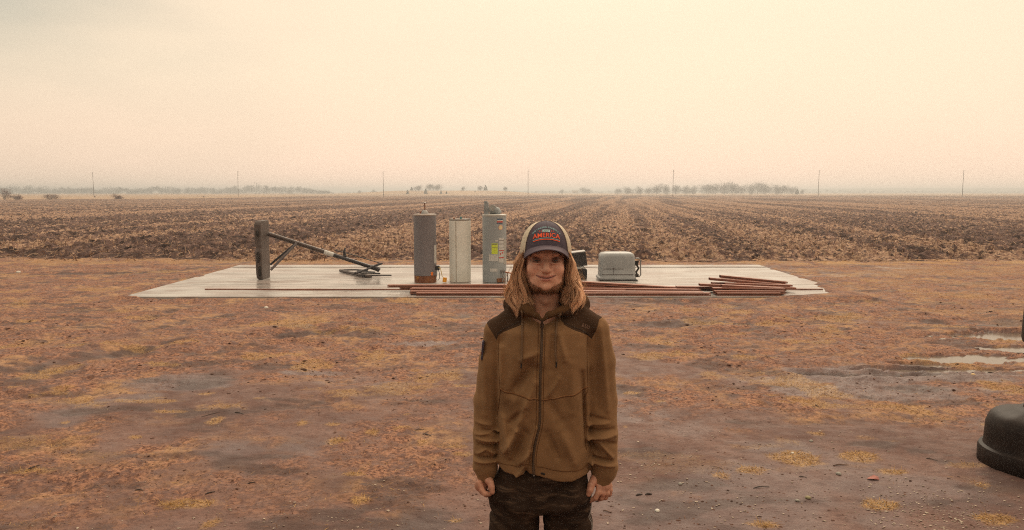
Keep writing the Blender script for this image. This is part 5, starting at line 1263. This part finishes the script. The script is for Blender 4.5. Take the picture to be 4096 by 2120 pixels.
def poly_in(xp, zp, pts):
    ins = np.zeros(len(xp), bool); n_ = len(pts)
    for i in range(n_):
        x1, z1 = pts[i]; x2, z2 = pts[(i+1) % n_]
        cnd = ((z1 > zp) != (z2 > zp)) & (xp < (x2-x1)*(zp-z1)/(z2-z1+1e-12)+x1); ins ^= cnd
    return ins
def P2(l, dy=-.09): return [(c2(a, b, dy)[0], c2(a, b, dy)[2]) for a, b in l]
yl = P2([(430, 60), (575, 165), (577, 300), (470, 345), (390, 385), (340, 425), (322, 472), (285, 400), (200, 285), (215, 180)], -.05)
yr = P2([(1260, 60), (1090, 110), (1000, 175), (1008, 295), (1100, 345), (1200, 385), (1260, 420), (1305, 462), (1345, 380), (1385, 265), (1480, 235), (1440, 180)], -.05)
aL = arms(Cq); isarm = aL < .004
hd = hood(Cq) < .004
lab = np.zeros(len(JQ), int)
tor = torso(Cq)
lab[(isarm) & (tor > -.02) & (cxp < -.1)] = 1; lab[(isarm) & (tor > -.02) & (cxp > .1)] = 2
lab[poly_in(cxp, czp, yl) & (Cq[:, 1] < .16)] = 3; lab[poly_in(cxp, czp, yr) & (Cq[:, 1] < .16)] = 4
lab[hd & ~(lab > 2) | (hd & (Cq[:, 1] > .09)) & (czp > sz(1420))] = 5
wbz = sz(1868)-.035*sst(cxp, -.03, .09)
lab[(lab == 0) & (czp < wbz)] = 6
lab[(lab == 1) & (czp < al[5][2])] = 7; lab[(lab == 2) & (czp < ar[5][2])] = 7
v_, q_, _ = sub(JV, JQ, lab == 0); JK = mesh_np('jacket', v_, q_, jm, MAN)
for L_i, nm, mm, lb in ((1, 'sleeve', jm, None), (2, 'sleeve', jm, None), (3, 'shoulder_panel', jd, 'dark brown shoulder panel'), (4, 'shoulder_panel', jd, 'dark brown shoulder panel with embroidered numbers'), (5, 'hood', mat('hood_fleece', (.078, .040, .018), (.10, .05, .022), scale=10, rough=.95, spec=.1, bump=.3, bscale=500), None), (6, 'waistband', jm, None)):
    v_, q_, _ = sub(JV, JQ, lab == L_i); o = mesh_np(nm, v_, q_, mm, JK)
    if lb: o['label'] = lb
for s in (-1, 1):
    v_, q_, _ = sub(JV, JQ, (lab == 7) & (cxp*s > 0)); mesh_np('cuff', v_, q_, jm, JK)
def front_y(x_, z_, y0=-.19):
    P = np.array([[x_, y0, z_]])
    for _ in range(60):
        d = jacket_sdf(P)[0]
        if d < .0004: break
        P[0, 1] += max(d*.7, .0003)
        if P[0, 1] > .05: break
    return P[0, 1]
def lay(pts, off=.002, n=6):
    """spread crop-2 pixel points over the jacket front"""
    out = []
    for i in range(len(pts)-1):
        for k in range(n): t = k/n; out.append((pts[i][0]*(1-t)+pts[i+1][0]*t, pts[i][1]*(1-t)+pts[i+1][1]*t))
    out.append(pts[-1]); r = []
    for a, b in out: p = c2(a, b, -.115); r.append((p[0], front_y(p[0], p[2])-off, p[2]))
    return r
def f3(cx, cy): return ((1860+cx/3.03-1860)*2.564, (1680+cy/3.03-1180)*2.564)
zipl = [(790, 262), (790, 420), (784, 600), (776, 760), (772, 900), (770, 1100), (768, 1300), f3(893, 120), f3(868, 220), f3(845, 330), f3(828, 450), f3(826, 560), f3(835, 672)]
zm = mat('zip_tape', (.060, .033, .018), rough=.8); zt_ = mat('zip_teeth', (.10, .065, .04), rough=.4, metallic=.4)
def ribbon(pts, w_, name, m_, parent, off=0):
    V_ = []
    for i, p in enumerate(pts):
        q0 = Vector(pts[max(i-1, 0)]); q1 = Vector(pts[min(i+1, len(pts)-1)]); t = (q1-q0).normalized(); n_ = t.cross(Vector((0, 1, 0))).normalized()
        p = Vector(p)+Vector((0, -off, 0)); V_ += [p-n_*w_/2, p+n_*w_/2]
    o = MB().add(V_, [(2*i, 2*i+1, 2*i+3, 2*i+2) for i in range(len(pts)-1)]).build(name, m_, parent, True)
    s_ = o.modifiers.new('thick', 'SOLIDIFY'); s_.thickness = .0012; s_.offset = 0; return o
zp = lay(zipl, .0008); yz_ = np.array([p[1] for p in zp]); yz_ = np.array([yz_[max(0, i-3):i+4].min() for i in range(len(yz_))]); yz_ = np.convolve(np.pad(yz_, 3, 'edge'), np.ones(7)/7, 'valid'); zp = [(p[0], q_-.0006, p[2]) for p, q_ in zip(zp, yz_)]
ribbon(zp, .0085, 'zipper_tape', zm, JK); ribbon(zp, .0042, 'zipper_teeth', zt_, JK, .0012)
seam_m = mat('seam_fleece', (.11, .052, .022), (.14, .065, .028), scale=20, rough=.95, spec=.1)
seam_l = mat('seam_ridge', (.22, .11, .05), (.19, .09, .04), scale=20, rough=.95, spec=.1)
for dx in (-36, 34): 
    MB().tube(lay([(a+dx*(.9 if b > 1500 else 1), b+2) for a, b in zipl[:-1]], -.0003), .0013, 5).build('placket_stitch', seam_m, JK, True)
pk = [[(358, 995), (400, 1020), (470, 1035), (560, 1042), (640, 1058), (755, 1076)], [(792, 1080), (900, 1070), (1010, 1050), (1120, 1035), (1200, 1015), (1278, 985)]]
for p_ in pk:
    MB().tube(lay(p_, -.0006, 10), .0028, 6).build('pocket_seam', seam_l, JK, True); MB().tube(lay([(a, b+9) for a, b in p_], -.0008, 10), .0016, 6).build('pocket_seam', seam_m, JK, True)
MB().tube(lay([(1283, 1010), (1240, 1100), (1236, 1250), (1240, 1400), (1250, 1560), (1262, 1640)], -.001), .0018, 5).build('pocket_edge', seam_m, JK, True)
MB().tube(lay([(362, 1010), (350, 1150), (330, 1300)], -.001), .0018, 5).build('pocket_edge', seam_m, JK, True)
for p_ in ([(577, 170), (577, 300), (470, 345), (390, 385), (340, 425), (322, 472)], [(1000, 175), (1008, 295), (1100, 345), (1200, 385), (1260, 420), (1305, 462)]):
    MB().tube(lay(p_, -.0008), .0020, 5).build('panel_seam', mat('panel_seam', (.030, .016, .009), rough=.9), JK, True)
for p_ in ([(322, 472), (345, 440), (342, 650), (348, 850), (356, 990)], [(1305, 462), (1275, 470), (1268, 700), (1272, 850), (1280, 985)]):
    MB().tube(lay(p_, -.001), .0016, 5).build('side_seam', seam_m, JK, True)
MB().tube(lay([f3(400, 590), f3(520, 585), f3(670, 590), f3(672, 556), f3(720, 552), f3(795, 556)], -.0006), .0016, 5).build('waistband_seam', seam_m, JK, True)
MB().tube(lay([f3(870, 570), f3(960, 580), f3(1060, 612), f3(1200, 635), f3(1350, 645), f3(1440, 635), f3(1520, 590)], -.0006), .0020, 5).build('waistband_seam', seam_m, JK, True)
o = MB().box((0, 0, 0), (.016, .003, .007), ry=.3, bev=.001).build('tear', mat('hole_dark', (.012, .007, .005)), JK); q = lay([f3(945, 657), f3(946, 657)], .0006)[0]; o.location = q
# zip pull
p = zp[0]; mb = MB(); mb.box((p[0], p[1]-.004, p[2]-.004), (.0075, .005, .012), bev=.001); mb.tube([(p[0]-.004, p[1]-.0055, p[2]-.010), (p[0]-.005, p[1]-.006, p[2]-.024), (p[0], p[1]-.006, p[2]-.029), (p[0]+.005, p[1]-.006, p[2]-.024), (p[0]+.004, p[1]-.0055, p[2]-.010)], .0018, 6)
mb.build('zip_pull', mat('dark_brass', (.06, .04, .028), rough=.35, metallic=.7), JK, True)
q = lay([f3(835, 680), f3(836, 680)], .003)[0]; MB().box(q, (.006, .004, .008), bev=.001).build('zip_stop', steel, JK)
# drawstrings
for p_ in ([(576, 172), (588, 200), (590, 330), (586, 480), (580, 620), (576, 700)], [(982, 195), (965, 240), (945, 320), (930, 450), (930, 600), (937, 690)]):
    l = lay(p_, .0050); ds = MB().tube(l, .0034, 7).build('drawstring', mat('cord_brown', (.15, .085, .045), (.12, .065, .03), scale=200, rough=.9), JK, True)
    e = l[-1]; MB().tube([e, (e[0], e[1]-.0005, e[2]-.020)], .0028, 8).build('cord_tip', mat('cord_tip', (.012, .01, .01), rough=.3), ds)
# chest mark
thr = mat('tan_thread', (.22, .125, .085), rough=.8)
def chest(x_, y_, lift=.0016):
    a = math.atan2(38, 62); X_ = 1258+x_*math.cos(-.36)+0; ca, sa = math.cos(.36), math.sin(.36)
    px_ = 1254+x_*ca+y_*sa; py_ = 352+x_*sa-y_*ca; p = c2(px_, py_, -.115); return (float(p[0]), front_y(p[0], p[2])-lift, float(p[2]))
sc_ = 1/2.564/F*(YM-.115)
text_mesh('5.11', 38*sc_*1.0, lambda x_, y_: chest(x_/sc_-6, y_/sc_-8), 'lettering', thr, JK, bold=.0002)
MB().add([chest(*p_) for p_ in ((26, -16), (46, -16), (46, 10), (26, 10))]+[chest(*p_) for p_ in ((29, -12), (43, -12), (43, 6), (29, 6))], [(0, 1, 5, 4), (1, 2, 6, 5), (2, 3, 7, 6), (3, 0, 4, 7)]).build('lettering', thr, JK)
MB().add([chest(*p_) for p_ in ((-40, -16), (24, -16), (24, -12.5), (-40, -12.5))], [(0, 1, 2, 3)]).build('lettering', thr, JK)
# sleeve patch on his right arm
mb = MB(); a = c2(184, 462, .0); b__ = c2(164, 650, .0)
def spatch(t0, t1, w_, off): 
    V_ = []
    for t in (t0, t1):
        p = a+(b__-a)*t; 
        for y_ in (-w_, w_): V_ += [(p[0]-off, .0+y_, p[2]), (p[0]+.006, .0+y_, p[2])]
    return V_, [(0, 1, 3, 2), (4, 6, 7, 5), (0, 4, 5, 1), (2, 3, 7, 6), (0, 2, 6, 4), (1, 5, 7, 3)]
mb.add(*spatch(0, 1, .028, .0)); pt = mb.build('sleeve_patch', mat('patch_dark', (.04, .03, .05), rough=.8), JK)
for t0, t1, c_ in ((.05, .22, (.08, .09, .16)), (.24, .36, (.35, .07, .04)), (.38, .58, (.42, .40, .35)), (.60, .70, (.35, .07, .04)), (.82, .95, (.35, .33, .3))):
    MB().add(*spatch(t0, t1, .024, .0016)).build('patch_stripe', mat('patch_thread', c_, rough=.8), pt)

# ---- trousers and boots
lz = sz(2120); 
def tr_sdf(P):
    x_, y_, z_ = P.T
    zt1 = np.array([.08, .30, lz-.02, sz(2033), sz(1985), sz(1900), sz(1860)])
    l_in = cx0-.010; 
    dL = dR = None
    # legs
    Lp = [S(2065, 1990, .005), S(2058, 2120, .005), np.array([cx0-.108, .01, .48]), np.array([cx0-.118, .025, .10])]
    Rp = [S(2268, 1990, .005), S(2272, 2120, .005), np.array([cx0+.100, .01, .48]), np.array([cx0+.112, .025, .10])]
    dL = chain(P, Lp, [.098, .090, .078, .070], .03); dR = chain(P, Rp, [.098, .086, .076, .070], .03)
    d = smin(dL, dR, .012)
    q = (np.abs((x_-sx(2166))/.166)**2.6+np.abs((y_-.012)/.112)**2.6)**(1/2.6); hp = (q-1)*.085
    hp = smax(smax(hp, z_-sz(1850), .01), sz(2030)-z_+.25*np.abs(x_-cx0), .03); d = smin(d, hp, .03)
    d = smax(d, .045-z_, .004)
    f = (vn(x_*14+3, z_*11+3, 11)-.5)*.014+(vn(x_*34+3, z_*26+5, 12)-.5)*.007+(vn(x_*20+z_*30+3, z_*24-x_*24+5, 13)-.5)*.008
    f += .007*np.exp(-((z_-lz+.02-.5*np.abs(x_-cx0-.0))/.012)**2)
    return d+f
TV, TQ = surfnet(tr_sdf, (-.26, -.17, .02), (.26, .19, sz(1840)), .0045)
m, nt, b = with_attr_mat('muddy_trousers'); tc = N(nt, 'ShaderNodeTexCoord')
c = mixc(nt, mrange(nt, ns(nt, tc, 9, 5), .35, .65), (.020, .0115, .008), (.034, .019, .012))
mp = N(nt, 'ShaderNodeMapping'); mp.inputs['Rotation'].default_value = (0, R(38), 0); mp.inputs['Scale'].default_value = (1, 1, 4.5); nt.links.new(tc.outputs['Object'], mp.inputs[0])
n1 = N(nt, 'ShaderNodeTexNoise', i_Scale=13.0, i_Detail=6.0, i_Roughness=.65); nt.links.new(mp.outputs[0], n1.inputs['Vector'])
c = mixc(nt, mrange(nt, n1.outputs[0], .48, .74, 0, .75), c, (.12, .075, .048))
c = mixc(nt, mrange(nt, ns(nt, tc, 5, 6, .7), .56, .72, 0, .4), c, (.09, .048, .025))
nt.links.new(c, b.inputs['Base Color']); b.inputs['Roughness'].default_value = .9; b.inputs['Specular IOR Level'].default_value = .12
bn = N(nt, 'ShaderNodeBump', i_Strength=.3, i_Distance=.002); nt.links.new(ns(nt, tc, 250, 3), bn.inputs['Height']); nt.links.new(bn.outputs[0], b.inputs['Normal'])
TR = mesh_np('trousers', TV, TQ, m, MAN)
wp = mat('white_piping', (.30, .27, .25), rough=.7)
def side_x(z_, y_):
    P = np.array([[.26, y_, z_]])
    for _ in range(50):
        d = tr_sdf(P)[0]
        if d < .0005: break
        P[0, 0] -= max(d*.7, .0004)
    return P[0, 0]
for dy in (-.012, -.002):
    MB().tube([(side_x(z_, dy-.02)+.0005, dy-.02, z_) for z_ in np.linspace(sz(2012), sz(2012)-.5, 26)], .0016, 5).build('side_piping', wp, TR, True)
boot_m = mat('muddy_boot', (.05, .032, .02), (.12, .07, .045), scale=12, rough=.8)
for s in (-1, 1):
    a = ank[s]
    def bs(P, a=a, s=s):
        d = cap_(P, a+np.array([0, .02, .06]), a+np.array([0, .025, -.02]), .062, .058)
        d = smin(d, cap_(P, a+np.array([0, .02, -.045]), a+np.array([s*.025, -.15, -.055]), .050, .046), .03)
        return smax(d, .004-P[:, 2], .004)
    v_, q_ = surfnet(bs, a+np.array([-.13, -.24, -.11]), a+np.array([.13, .13, .16]), .006); mesh_np('boot', v_, q_, boot_m, MAN)
    mb = MB(); 
    c0 = a+np.array([s*.012, -.06, -.082]); mb.box((c0[0], c0[1], .012), (.105, .285, .024), rz=-s*.14, bev=.006); mb.build('boot_sole', blk, MAN)
